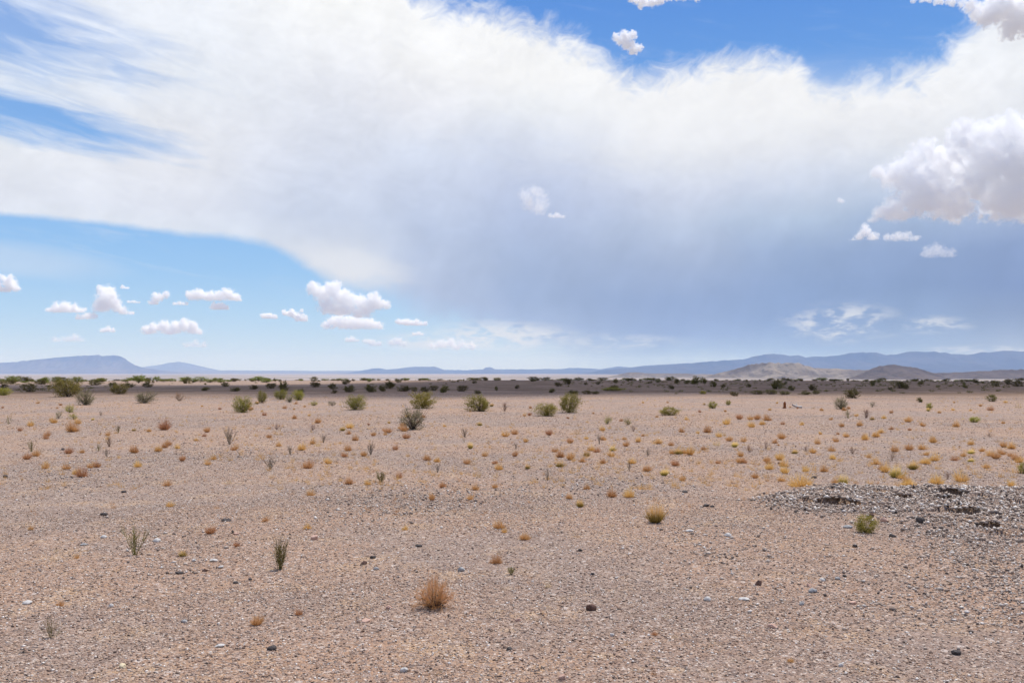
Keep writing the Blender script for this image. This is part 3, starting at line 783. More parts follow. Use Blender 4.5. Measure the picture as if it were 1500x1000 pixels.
# ---------------------------------------------------------------- haze
hz, nb, bs, out = material('haze_air')
hz.node_tree.nodes.remove(bs)
pv = nb.new('ShaderNodeVolumePrincipled')
pv.inputs['Color'].default_value = (.35, .55, 1.0, 1); pv.inputs['Density'].default_value = 3.3e-5
pv.inputs['Absorption Color'].default_value = (1, 1, 1, 1); pv.inputs['Anisotropy'].default_value = .0
nb.l.new(pv.outputs[0], out.inputs['Volume'])
bm = bmesh.new(); bmesh.ops.create_cube(bm, size=1.0, matrix=Matrix.Translation((0, 0, 426)) @ Matrix.Diagonal((110000, 110000, 970, 1)))
me = bpy.data.meshes.new('haze'); bm.to_mesh(me); bm.free(); me.materials.append(hz)
tag(link(bpy.data.objects.new('haze', me)), kind='stuff')

# ---------------------------------------------------------------- clouds
def cloud_material(name, tau_per_m, puffs=None, unit=1.0, rough=1.15, soft=.38, seed=0.0):
    """cloud vapour; with puffs, the density swells from the puff centres and frays out in noise towards the rim"""
    m, nb, bs, out = material(name); m.node_tree.nodes.remove(bs)
    pv = nb.new('ShaderNodeVolumePrincipled')
    pv.inputs['Color'].default_value = (.958, .978, 1.0, 1); pv.inputs['Density'].default_value = tau_per_m
    pv.inputs['Absorption Color'].default_value = (1, 1, 1, 1); pv.inputs['Anisotropy'].default_value = .0
    if puffs:
        pos = nb.new('ShaderNodeTexCoord').outputs['Object']
        rm = sum(p[3] for p in puffs) / len(puffs)
        sh = nb.new('ShaderNodeVectorMath', operation='ADD'); nb.l.new(pos, sh.inputs[0]); sh.inputs[1].default_value = (seed * 977.0, seed * 331.0, 0)
        def warp(p, scale, amp, det):
            wn = nb.noise(sh.outputs[0], scale, det, .6, 0, 'Color')
            v = nb.new('ShaderNodeVectorMath', operation='MULTIPLY_ADD'); nb.l.new(wn, v.inputs[0]); v.inputs[1].default_value = (amp,) * 3
            v.inputs[2].default_value = (-amp * .5,) * 3
            q = nb.new('ShaderNodeVectorMath', operation='ADD'); nb.l.new(p, q.inputs[0]); nb.l.new(v.outputs[0], q.inputs[1]); return q.outputs[0]
        pos0 = pos
        pos = warp(pos, 1.0 / (2.2 * rm), 1.7 * rm, 3)
        f = None
        for (x, y, z, r) in puffs:
            d = nb.new('ShaderNodeVectorMath', operation='DISTANCE'); nb.l.new(pos, d.inputs[0]); d.inputs[1].default_value = (x, y, z)
            g = nb.m('MULTIPLY_ADD', d.outputs['Value'], -1.0 / r, 1.0)
            f = g if f is None else nb.m('SMOOTH_MAX', f, g, .12)
        n = nb.noise(sh.outputs[0], 1.0 / (rm * .62), 6, .66, .3)
        Z = nb.sep(pos0)[2]
        f = nb.m('ADD', f, nb.m('MULTIPLY_ADD', n, rough * 2, -rough))
        dens = nb.mr(f, .10, .10 + soft)
        dens = nb.m('MULTIPLY', dens, nb.mr(nb.m('ADD', Z, nb.m('MULTIPLY', n, rm * .25)), .05 * rm, .45 * rm, .02, 1.0))
        nb.l.new(nb.m('MULTIPLY', dens, tau_per_m), pv.inputs['Density'])
        m.cycles.volume_step_rate = .22
    nb.l.new(pv.outputs[0], out.inputs['Volume'])
    return m
def cloud(px, py_base, puffs, label, D=None, tau=5.0, voxel=1.1, disp=None, squash=1.0, group=None, seed=0, depthf=.8, rough=1.5, soft=.5):
    """puffs: (x, y, r) circles in photo pixels; built at its own distance as one closed billowed body"""
    rnd = random.Random(seed + int(px * 7 + py_base))
    el = math.atan((HY - py_base) / F)
    if D is None: D = min(50000, max(20000, 1150 / math.tan(el)))
    s = D / F
    bm = bmesh.new(); body = []
    puffs = list(puffs)
    for (x, y, r) in list(puffs):                               # bridge neighbours so a cloud hangs together
        near = sorted(((q[0] - x) ** 2 + (q[1] - y) ** 2, q) for q in puffs if q[0] > x + .5)[:1]
        for d2, q in near:
            if d2 > (.55 * (r + q[2])) ** 2 and d2 < (2.2 * (r + q[2])) ** 2:
                puffs.append(((x + q[0]) / 2, max((y + q[1]) / 2, (y + q[1]) / 2 + .15 * r), .8 * (r + q[2]) / 2))
    for (x, y, r) in puffs:
        dy = rnd.uniform(-.5, .5) * r * depthf
        subs = [(x, y, r * 1.05, dy)]
        for _ in range(1 if len(puffs) > 8 else 2):             # smaller billows on the upper face
            an = rnd.uniform(.1, 3.0); rr = r * rnd.uniform(.42, .62)
            subs.append((x + math.cos(an) * r * .75, y - math.sin(an) * r * .7 * squash, rr, dy + rnd.uniform(-.6, .2) * r))
        for (qx, qy, qr, qd) in subs:
            c = ((qx - px) * s, qd * s, (py_base - qy) * s)
            body.append((c[0], c[1], c[2], qr * s))
            R_ = qr * s * 1.32
            bmesh.ops.create_icosphere(bm, subdivisions=2, radius=R_, matrix=Matrix.Translation(c))
    me = bpy.data.meshes.new('cloud'); bm.to_mesh(me); bm.free()
    o = link(bpy.data.objects.new('cloud', me))
    r_ = o.modifiers.new('r', 'REMESH'); r_.mode = 'VOXEL'; r_.voxel_size = voxel * s
    bpy.context.view_layer.update()
    dg = bpy.context.evaluated_depsgraph_get()
    new = bpy.data.meshes.new_from_object(o.evaluated_get(dg))
    o.modifiers.clear(); o.data = new; bpy.data.meshes.remove(me)
    co = np.empty(len(new.vertices) * 3, np.float32); new.vertices.foreach_get('co', co); co = co.reshape(-1, 3)
    lo = -2.0 * s                                              # flat condensation level
    co[:, 2] = np.where(co[:, 2] < lo, lo + (co[:, 2] - lo) * .15, co[:, 2])
    new.vertices.foreach_set('co', co.ravel()); new.update()
    rmean = np.mean([p[2] for p in puffs])
    new.materials.clear(); new.materials.append(cloud_material('cloud_vapour', 1.35 * tau / (2 * rmean * s), body, s, rough, soft, rnd.random() * 50))
    o.location = ((px - CX) / F * D, D, CAMZ + (HY - py_base) / F * D)
    tag(o, label, 'cloud', group)
    return o
CL = 'clouds of the far left sky'
cloud(12, 428, [(-4, 420, 10), (12, 413, 11), (4, 407, 6), (24, 422, 6), (8, 424, 7)], 'white puffy cloud cut by the left edge of the sky', group=CL)
cloud(98, 458, [(82, 452, 9), (95, 450, 10), (108, 453, 9), (72, 454, 5), (120, 454, 6)], 'low flat cloud joined to the left of the white cloud tower', group=CL, tau=4)
cloud(158, 461, [(155, 430, 13), (160, 440, 16), (145, 448, 11), (170, 446, 10), (150, 424, 7), (180, 456, 8), (192, 460, 5)], 'white cloud tower above the long blue mesa', group=CL, tau=5)
cloud(126, 468, [(115, 465, 5), (128, 463, 6), (138, 463, 5)], 'small flat cloud under the white cloud tower', group=CL, tau=4, voxel=.8)
cloud(234, 446, [(230, 436, 8), (226, 443, 7), (243, 432, 6), (221, 446, 4)], 'ragged small cloud left of the long flat white cloud', group=CL, tau=4, voxel=.8)
cloud(181, 423, [(180, 421, 3.5), (187, 422, 2.5)], 'tiny white cloud speck beside the top of the cloud tower', group=CL, tau=3, voxel=.6, disp=(4, 1.2))
cloud(195, 444, [(188, 442, 2.5), (197, 442, 3), (204, 443, 2)], 'thin sliver of cloud right of the white cloud tower', group=CL, tau=2.5, voxel=.6, disp=(4, 1.2), squash=.6)
cloud(265, 447, [(255, 445, 3), (263, 444, 4), (273, 445, 3.5)], 'thin sliver of cloud left of the long flat white cloud', group=CL, tau=2.5, voxel=.6, disp=(4, 1.2), squash=.6)
cloud(313, 441, [(280, 433, 8), (292, 431, 9), (306, 435, 9), (320, 434, 9), (334, 431, 10), (345, 436, 8), (352, 439, 4)], 'long flat based white cloud, brightest of the left sky', group=CL)
cloud(322, 454, [(313, 449, 6), (323, 449, 6), (332, 451, 5)], 'small cloud just beneath the long flat white cloud', group=CL, tau=5, voxel=.8)
cloud(250, 490, [(212, 484, 8), (226, 481, 9), (242, 477, 10), (256, 479, 10), (270, 477, 10), (284, 480, 9), (292, 486, 6), (250, 486, 9)], 'broad soft cloud above the gap beside the blue mesa', group=CL, tau=6)
cloud(157, 487, [(150, 484, 4), (158, 482, 5), (166, 484, 4)], 'small round cloud low between the tower and the broad soft cloud', group=CL, tau=3.5, voxel=.8)
cloud(98, 501, [(80, 498, 6), (95, 497, 6), (110, 496, 8), (120, 499, 5)], 'very faint cloud just above the blue mesa', group=CL, tau=1.2, voxel=.9)
cloud(285, 509, [(275, 506, 6), (287, 504, 7), (298, 506, 6)], 'very faint cloud low above the faint mesa', group=CL, tau=1.2, voxel=.9)
CM = 'clouds beside the storm edge'
cloud(393, 467, [(387, 463, 5), (394, 463, 5), (403, 465, 4)], 'small low cloud, leftmost of the pair beside the storm', group=CM, tau=6, voxel=.8)
cloud(434, 471, [(417, 458, 5), (428, 459, 6), (436, 464, 7), (446, 467, 6), (442, 455, 3)], 'small ragged cloud right of the leftmost low one', group=CM, tau=6, voxel=.8)
cloud(492, 462, [(460, 424, 11), (474, 430, 15), (488, 423, 13), (500, 438, 17), (480, 448, 15), (515, 438, 12), (526, 440, 11), (510, 453, 13), (496, 455, 13)], 'tall white cloud tower under the storm cloud edge', group=CM)
cloud(543, 466, [(550, 435, 9), (545, 446, 13), (556, 445, 11), (535, 453, 13), (565, 446, 7), (525, 458, 10)], 'white cloud tower right of the tallest one under the storm edge', group=CM)
cloud(522, 483, [(486, 472, 10), (500, 472, 11), (514, 473, 11), (528, 473, 11), (542, 474, 10), (556, 477, 7), (476, 477, 7)], 'flat white cloud under the two towers at the storm edge', group=CM)
cloud(606, 477, [(584, 471, 5), (596, 472, 6), (610, 473, 6), (622, 474, 4)], 'long low white cloud right of the cloud towers', group=CM, tau=6, voxel=.8, squash=.7)
cloud(514, 501, [(508, 498, 4), (516, 497, 5), (523, 499, 3)], 'small cloud floating under the flat white cloud', group=CM, tau=3, voxel=.8)
cloud(546, 507, [(536, 500, 5), (545, 502, 6), (555, 504, 5)], 'small ragged cloud below the flat white cloud', group=CM, tau=2.5, voxel=.8)
cloud(583, 509, [(573, 502, 6), (582, 500, 7), (592, 504, 5)], 'pale round cloud low above the horizon, below the long one', group=CM, tau=2.5, voxel=.8)
cloud(612, 491, [(606, 489, 3), (613, 488, 3.5), (619, 490, 2.5)], 'tiny cloud between the long low one and the horizon', group=CM, tau=3, voxel=.6, disp=(4, 1.2), squash=.7)
cloud(655, 514, [(632, 506, 6), (646, 504, 8), (660, 503, 8), (676, 504, 7), (692, 507, 7), (668, 509, 6)], 'soft pale cloud bank low at the foot of the storm', group=CM, tau=2.5)
CR = 'clouds of the right sky'
cloud(1400, 326, [(1290, 312, 14), (1272, 318, 8), (1315, 308, 20), (1312, 255, 24), (1338, 240, 22), (1352, 216, 18), (1345, 280, 36), (1385, 245, 30), (1404, 205, 24), (1425, 200, 20), (1400, 290, 40), (1445, 240, 40), (1455, 195, 24), (1490, 185, 26), (1500, 240, 50), (1470, 290, 42), (1540, 200, 45), (1550, 280, 55), (1600, 240, 60)],
      'huge billowing white cumulus with a grey purple base at the right edge', D=12500, tau=5.5, voxel=2.0, rough=1.4, soft=.5, group=CR, depthf=1.0)
cloud(1272, 352, [(1265, 340, 9), (1258, 348, 7), (1278, 348, 9), (1246, 356, 5), (1268, 332, 6)], 'ragged scrap of cloud under the left end of the huge cumulus', D=14000, tau=1.9, group=CR)
cloud(1320, 354, [(1300, 348, 7), (1314, 346, 8), (1328, 346, 8), (1342, 349, 6)], 'thin flat scrap of cloud beneath the huge cumulus', D=14000, tau=1.2, group=CR, squash=.7)
cloud(1372, 378, [(1358, 370, 10), (1375, 366, 12), (1392, 372, 9)], 'dim grey scrap of cloud in front of the rain', D=15000, tau=.7, group=CR, squash=.8)
cloud(920, 80, [(903, 56, 7), (914, 54, 9), (926, 52, 8), (918, 66, 9), (928, 72, 8), (936, 70, 7), (900, 51, 4), (910, 62, 6)], 'small crisp white cloud alone in the upper blue gap', D=6500, tau=4.5, voxel=.9, disp=(6, 3.2), group=CR)
cloud(955, 14, [(925, -2, 7), (940, 2, 8), (955, 4, 7), (968, -1, 7), (938, 10, 5), (982, -3, 5), (1002, -4, 6), (1022, -3, 6)], 'white cloud cut by the top edge above the blue gap', D=6200, tau=4.5, voxel=.9, disp=(6, 3.2), group=CR)
cloud(1470, 62, [(1420, 10, 14), (1440, 25, 17), (1462, 10, 24), (1490, 20, 26), (1515, 35, 28), (1398, 2, 8), (1380, -2, 7), (1340, 0, 5), (1360, 3, 6), (1480, 45, 16), (1540, 10, 40)], 'white cloud with a brownish shaded base in the upper right corner', D=9500, tau=5, voxel=1.5, disp=(16, 7), group=CR)
cloud(780, 316, [(768, 285, 13), (782, 280, 13), (795, 287, 11), (776, 298, 16), (790, 303, 14), (800, 300, 8)], 'faint pinkish puff hanging in the middle of the storm veil', D=15000, tau=1.1, voxel=1.2, rough=1.3, soft=.8, group=CR)
cloud(815, 320, [(806, 316, 4), (816, 316, 5), (825, 318, 3.5)], 'thin sliver of cloud touching the faint pinkish puff', D=15000, tau=1.6, voxel=.8, disp=(6, 1.6), group=CR, squash=.6)
cloud(1231, 298, [(1229, 294, 4), (1234, 295, 3.5)], 'tiny faint scrap of cloud left of the huge cumulus', D=14000, tau=1.2, voxel=.8, disp=(6, 1.6), group=CR)

# the cloud overhead, above the frame, that shades the belt of plain before the hills
def overhead_cloud():
    ALT = 1150.0; k = ALT / math.tan(SUN_EL)
    ox, oy = k * math.sin(SUN_AZ), k * math.cos(SUN_AZ)
    fr = [(-900, 96), (-120, 82), (-60, 78), (-36, 76), (-22, 70), (-14, 62), (-8, 55), (0, 56), (8, 60), (14, 66), (26, 65), (40, 66), (80, 72), (900, 90)]
    bk = [(-900, 128), (-110, 120), (-60, 124), (-34, 122), (-20, 150), (0, 330), (60, 520), (900, 900)]
    nu, nv = 420, 30
    u = np.linspace(0, 1, nu); X = np.sign(u - .5) * np.abs(2 * u - 1) ** 2.2 * 900
    f = np.interp(X, *zip(*fr)) + (fbm(X / 16, X * 0 + 3.3, 70, 4) - .5) * 9 + 2
    b = np.interp(X, *zip(*bk)) + (fbm(X / 16, X * 0 + 9.3, 71, 4) - .5) * 18
    v = .5 - .5 * np.cos(np.linspace(0, math.pi, nv))
    Yg = f[:, None] + (b - f)[:, None] * v[None]
    Xg = np.repeat(X[:, None], nv, 1)
    w = (b - f)[:, None]
    edge = np.minimum(1, np.minimum(v[None] * w, (1 - v[None]) * w) / np.interp(Xg, [-20, 10, 60], [10, 14, 34]))
    ends = sstep(0, .02, u)[:, None] * sstep(1, .98, u)[:, None]
    th = 34 * np.sqrt(np.clip(edge, 0, 1)) * ends * (.7 + .6 * fbm(Xg / 22, Yg / 22, 72, 4)) + .05
    top = np.stack([Xg + ox, Yg + oy, ALT + th], -1).reshape(-1, 3); bot = np.stack([Xg + ox, Yg + oy, ALT - th * .5], -1).reshape(-1, 3)
    n = nu * nv
    i = np.arange(nu - 1)[:, None] * nv; j = np.arange(nv - 1)[None]
    q = np.stack([i + j, i + nv + j, i + nv + j + 1, i + j + 1], -1).reshape(-1, 4)
    Fq = [q, q[:, ::-1] + n]
    rim = []
    per = [a_ * nv for a_ in range(nu)] + [(nu - 1) * nv + c_ for c_ in range(1, nv)] + [a_ * nv + nv - 1 for a_ in range(nu - 2, -1, -1)] + [c_ for c_ in range(nv - 2, 0, -1)]
    for a_, b_ in zip(per, per[1:] + per[:1]): rim.append((b_, a_, a_ + n, b_ + n))
    me = mesh_np('cloud', np.vstack([top, bot]), np.vstack(Fq + [np.array(rim)]), cloud_material('overhead_cloud_vapour', .029))
    tag(link(bpy.data.objects.new('cloud', me)), 'cloud overhead that shades the belt of plain', kind='structure')
overhead_cloud()
# ---------------------------------------------------------------- shrubs, one by one
# (kind, x, y of the foot, width, height, label)
G1 = 'olive bushes across the middle of the plain'
BUSHES = [
 ('olive', 100, 581, 46, 24, 'big dense olive bush, leftmost large one, at the edge of the cloud shadow'),
 ('gg', 125, 593, 30, 21, 'yellowish green bush just in front of the leftmost big olive bush'),
 ('dark', 43, 574, 20, 12, 'dark bush left of the leftmost big olive bush'),
 ('olive', 173, 577, 28, 15, 'low rounded olive bush between the leftmost big one and a grey green one'),
 ('gg', 212, 590, 34, 17, 'low broad grey green bush on the left half of the plain'),
 ('olive', 355, 604, 28, 23, 'upright dark olive bush standing alone left of the middle'),
 ('olive', 384, 590, 15, 17, 'narrow olive bush right behind the upright lone one'),
 ('olive', 411, 585, 19, 14, 'small olive bush, left one of a close pair at the shadow edge'),
 ('lime', 437, 586, 18, 14, 'small greener bush, right one of a close pair at the shadow edge'),
 ('gg', 424, 589, 12, 9, 'tiny grey green bush squeezed between the close pair'),
 ('dark', 415, 573, 16, 14, 'dark bush inside the cloud shadow behind the close pair'),
 ('lime', 6, 579, 20, 11, 'yellow green bush cut by the left edge of the photo'),
 ('small', 102, 604, 18, 12, 'small brownish green bush below the leftmost big olive bush'),
 ('small', 108, 614, 13, 10, 'tiny sparse bush just under the small brownish green one'),
 ('small', 86, 613, 10, 11, 'tiny dark green bush left of the small brownish green one'),
 ('olive', 521, 600, 31, 21, 'rounded olive bush left of the bright green one at the centre'),
 ('lime', 618, 598, 41, 23, 'bright green rounded bush behind the grey twiggy one'),
 ('gg', 605, 629, 46, 31, 'large grey twiggy bush in front of the bright green one'),
 ('olive', 702, 602, 42, 23, 'wide olive bush fading to brown at its right, centre of the plain'),
 ('lime', 801, 609, 36, 18, 'bright green low bush touching a taller dark one'),
 ('olive', 833, 604, 36, 27, 'taller dark olive bush touching the bright green low one'),
 ('lime', 981, 608, 30, 12, 'low spreading yellow green bush right of the touching pair'),
 ('lime', 1044, 598, 15, 10, 'small green bush well right of the low spreading one'),
 ('lime', 1067, 593, 9, 7, 'tiny yellow green bush at the shadow edge'),
 ('gg', 1232, 599, 22, 17, 'rounded grey green bush below the dark bush on the right'),
 ('dark', 1248, 583, 23, 13, 'near black bush within the shadow on the right'),
 ('dark', 1348, 589, 12, 7, 'small dark bush at the shadow edge on the far right'),
 ('lime', 1361, 599, 10, 9, 'small green bush below the small dark one on the far right'),
 ('dark', 1453, 588, 15, 10, 'dark brown bush near the right edge at the shadow edge'),
 ('lime', 1427, 618, 17, 8, 'low green cushion bush on gravel near the right edge'),
 ('small', 1278, 596, 9, 8, 'tiny bush right of the rounded grey green one'),
 ('small', 890, 621, 13, 12, 'small grey green bush right of the touching pair'),
 ('small', 920, 622, 11, 10, 'small sparse bush beside the small grey green one'),
 ('lime', 1030, 577, 11, 5, 'flat green bush within the shadow, right of centre'),
 ('small', 460, 594, 16, 7, 'low yellow green bush right of the close pair'),
 ('small', 486, 594, 14, 7, 'low yellow green bush left of the rounded olive one'),
 ('lime', 1269, 779, 35, 26, 'bright yellow green shrub at the front of the stone heap'),
 ('lime', 1499, 693, 16, 16, 'yellow green shrub cut by the right edge above the stone heap'),
]
for k, x, y, w, h, lab in BUSHES:
    put_bush('shrub', k, x, y, w * 1.05, h * 1.05, lab, 'shrub', G1 if y < 630 else None)
# brown dry part of the wide olive bush is a bush of its own
o = put_mesh('dry_shrub', V_['twig'][0], 739, 602, 17, 15, 'brown leafless bush pressed against the wide olive bush', 'dry shrub')

STALKS = [
 ('stalk', 198, 812, 40, 44, 'open spindly green shrub, largest one on the left foreground'),
 ('stalk', 410, 832, 27, 48, 'tall narrow spindly green shrub right of the largest one'),
 ('stalk', 75, 935, 34, 31, 'yellow green spindly shrub low in the left corner'),
 ('stalk', 46, 661, 17, 17, 'green stalky shrub near the left edge, halfway up the plain'),
 ('stalk', 144, 660, 15, 12, 'small green stalky shrub left of a pinkish dry one'),
 ('stalk', 12, 621, 14, 16, 'grey green stalky shrub closest to the left edge'),
 ('stalk', 173, 634, 13, 12, 'small dark green stalky shrub left of the twiggy rust tuft'),
 ('grey', 336, 651, 19, 26, 'upright grey green stalky shrub below the upright dark olive bush'),
 ('grey', 396, 687, 18, 18, 'faint grey stalky shrub below the upright grey green one'),
 ('grey', 425, 665, 12, 14, 'thin grey stalky shrub right of the upright grey green one'),
 ('grey', 474, 648, 13, 13, 'grey stalky shrub right of the thin one'),
 ('grey', 156, 668, 9, 12, 'thin grey stalky plant under the small green stalky shrub'),
 ('grey', 543, 666, 15, 19, 'sparse grey shrub left below the large grey twiggy bush'),
 ('stalk', 558, 705, 17, 17, 'dark green stalky shrub just left of the grey stony patch'),
 ('grey', 641, 692, 10, 14, 'thin grey green stalk plant above the grey stony patch'),
 ('grey', 681, 640, 14, 15, 'sparse grey shrub right of the large grey twiggy bush'),
 ('stalk', 680, 648, 9, 8, 'small green tuft at the foot of a sparse grey shrub'),
 ('grey', 802, 703, 14, 19, 'pale spindly dead looking plant at the centre right'),
 ('grey', 949, 668, 13, 14, 'grey stalky shrub beside the orange tufts right of centre'),
 ('grey', 922, 690, 13, 17, 'grey stalky shrub with an orange top'),
 ('stalk', 1242, 612, 15, 15, 'green spindly shrub under the rounded grey green bush'),
 ('grey', 756, 657, 8, 10, 'thin dry stalk plant left of centre row of tufts'),
 ('grey', 878, 650, 9, 17, 'thin grey plant with an orange top'),
 ('stalk', 749, 842, 15, 13, 'small sparse stalk plant right of the round foreground tuft'),
 ('grey', 148, 609, 9, 8, 'tiny grey stalk plant right below the leftmost big bush'),
]
for k, x, y, w, h, lab in STALKS:
    put_mesh('stalk_shrub', random.choice(V_[k]), x, y, w, h, lab, 'shrub')

TWIGS = [
 (263, 587, 28, 13, 'reddish leafless bush at the shadow edge, left half'),
 (160, 654, 18, 18, 'pinkish dry twiggy bush on the left half of the plain'),
 (1269, 612, 20, 15, 'brown leafless bush right of the green spindly shrub'),
 (1307, 675, 14, 16, 'brown leafless bush in the cluster behind the stone heap'),
 (1248, 664, 20, 12, 'thin brown leafless bush left of the cluster behind the stone heap'),
 (1098, 662, 14, 12, 'thin brown twiggy bush on the right half of the plain'),
 (1180, 661, 14, 11, 'thin dry twiggy bush between the tufts on the right half'),
 (1388, 702, 14, 12, 'pale dead twiggy bush left of the round tuft near the right edge'),
 (1450, 640, 14, 8, 'faint dead twiggy bush near the right edge'),
 (826, 601, 10, 8, 'dark bare branch left of the touching pair of bushes'),
 (458, 630, 17, 10, 'low brown dry bush on the left half, below the close pair'),
 (405, 629, 18, 10, 'low tan dry bush left of the low brown one'),
 (928, 632, 15, 10, 'low brown twiggy bush right of the small sparse one'),
 (1122, 657, 12, 13, 'dry twiggy plant among the tufts right of centre'),
]
for x, y, w, h, lab in TWIGS:
    put_mesh('dry_shrub', random.choice(V_['twig']), x, y, w, h, lab, 'dry shrub')

# the round orange tumbleweed of the foreground: skeleton and fine outer twigs
def tumbleweed():
    x, y, z, s = ground_at(635, 890)
    r = link(bpy.data.objects.new('tumbleweed', None)); r.location = (x, y, z - .004)
    m1, nb, bs, out = material('tumbleweed_stem'); bs.inputs['Base Color'].default_value = (.055, .035, .028, 1)
    m2 = plant_material('tumbleweed_twig', (.60, .29, .12), (.76, .42, .20), (.80, .48, .25), (.1, .8), .4)
    st, tw = MB(), MB()
    def grow(p, az, le, L, rad, dep):
        pts = curve_pts(p, az, le, L, random.uniform(-.4, .25), 4, .2)
        (st if dep >= 3 else tw).tube(pts, rad, rad * .65, random.random(), 3)
        if dep > 0:
            for _ in range(random.choice((2, 3, 3))):
                grow(pts[random.choice((1, 2, 3, 3))], az + random.gauss(0, .7), max(0, le + random.gauss(.0, .42)), L * random.uniform(.6, .9), rad * .6, dep - 1)
    for i in range(46):
        le = 1.2 * math.sqrt((i + .5) / 46)
        grow((random.gauss(0, .006), random.gauss(0, .006), -.004), i * 2.4 + random.gauss(0, .3), le, random.uniform(.070, .092) * (1.12 - .25 * le), .0027, 4)
    for i in range(40):                                      # fallen dark twigs under it
        st.tube(curve_pts((random.gauss(0, .05), random.gauss(-.02, .04), .006), random.uniform(0, 6.28), 1.5, random.uniform(.03, .09), .1, 3, .2), .0014, .0008, random.random(), 3)
    a_ = link(bpy.data.objects.new('stems', st.mesh('stems', m1)), r); b_ = link(bpy.data.objects.new('twigs', tw.mesh('twigs', m2)), r)
    b_['label'] = 'fine orange brown outer twigs'
    tag(r, 'round orange brown tumbleweed alone in the foreground, casting a dark shadow', 'tumbleweed')
tumbleweed()

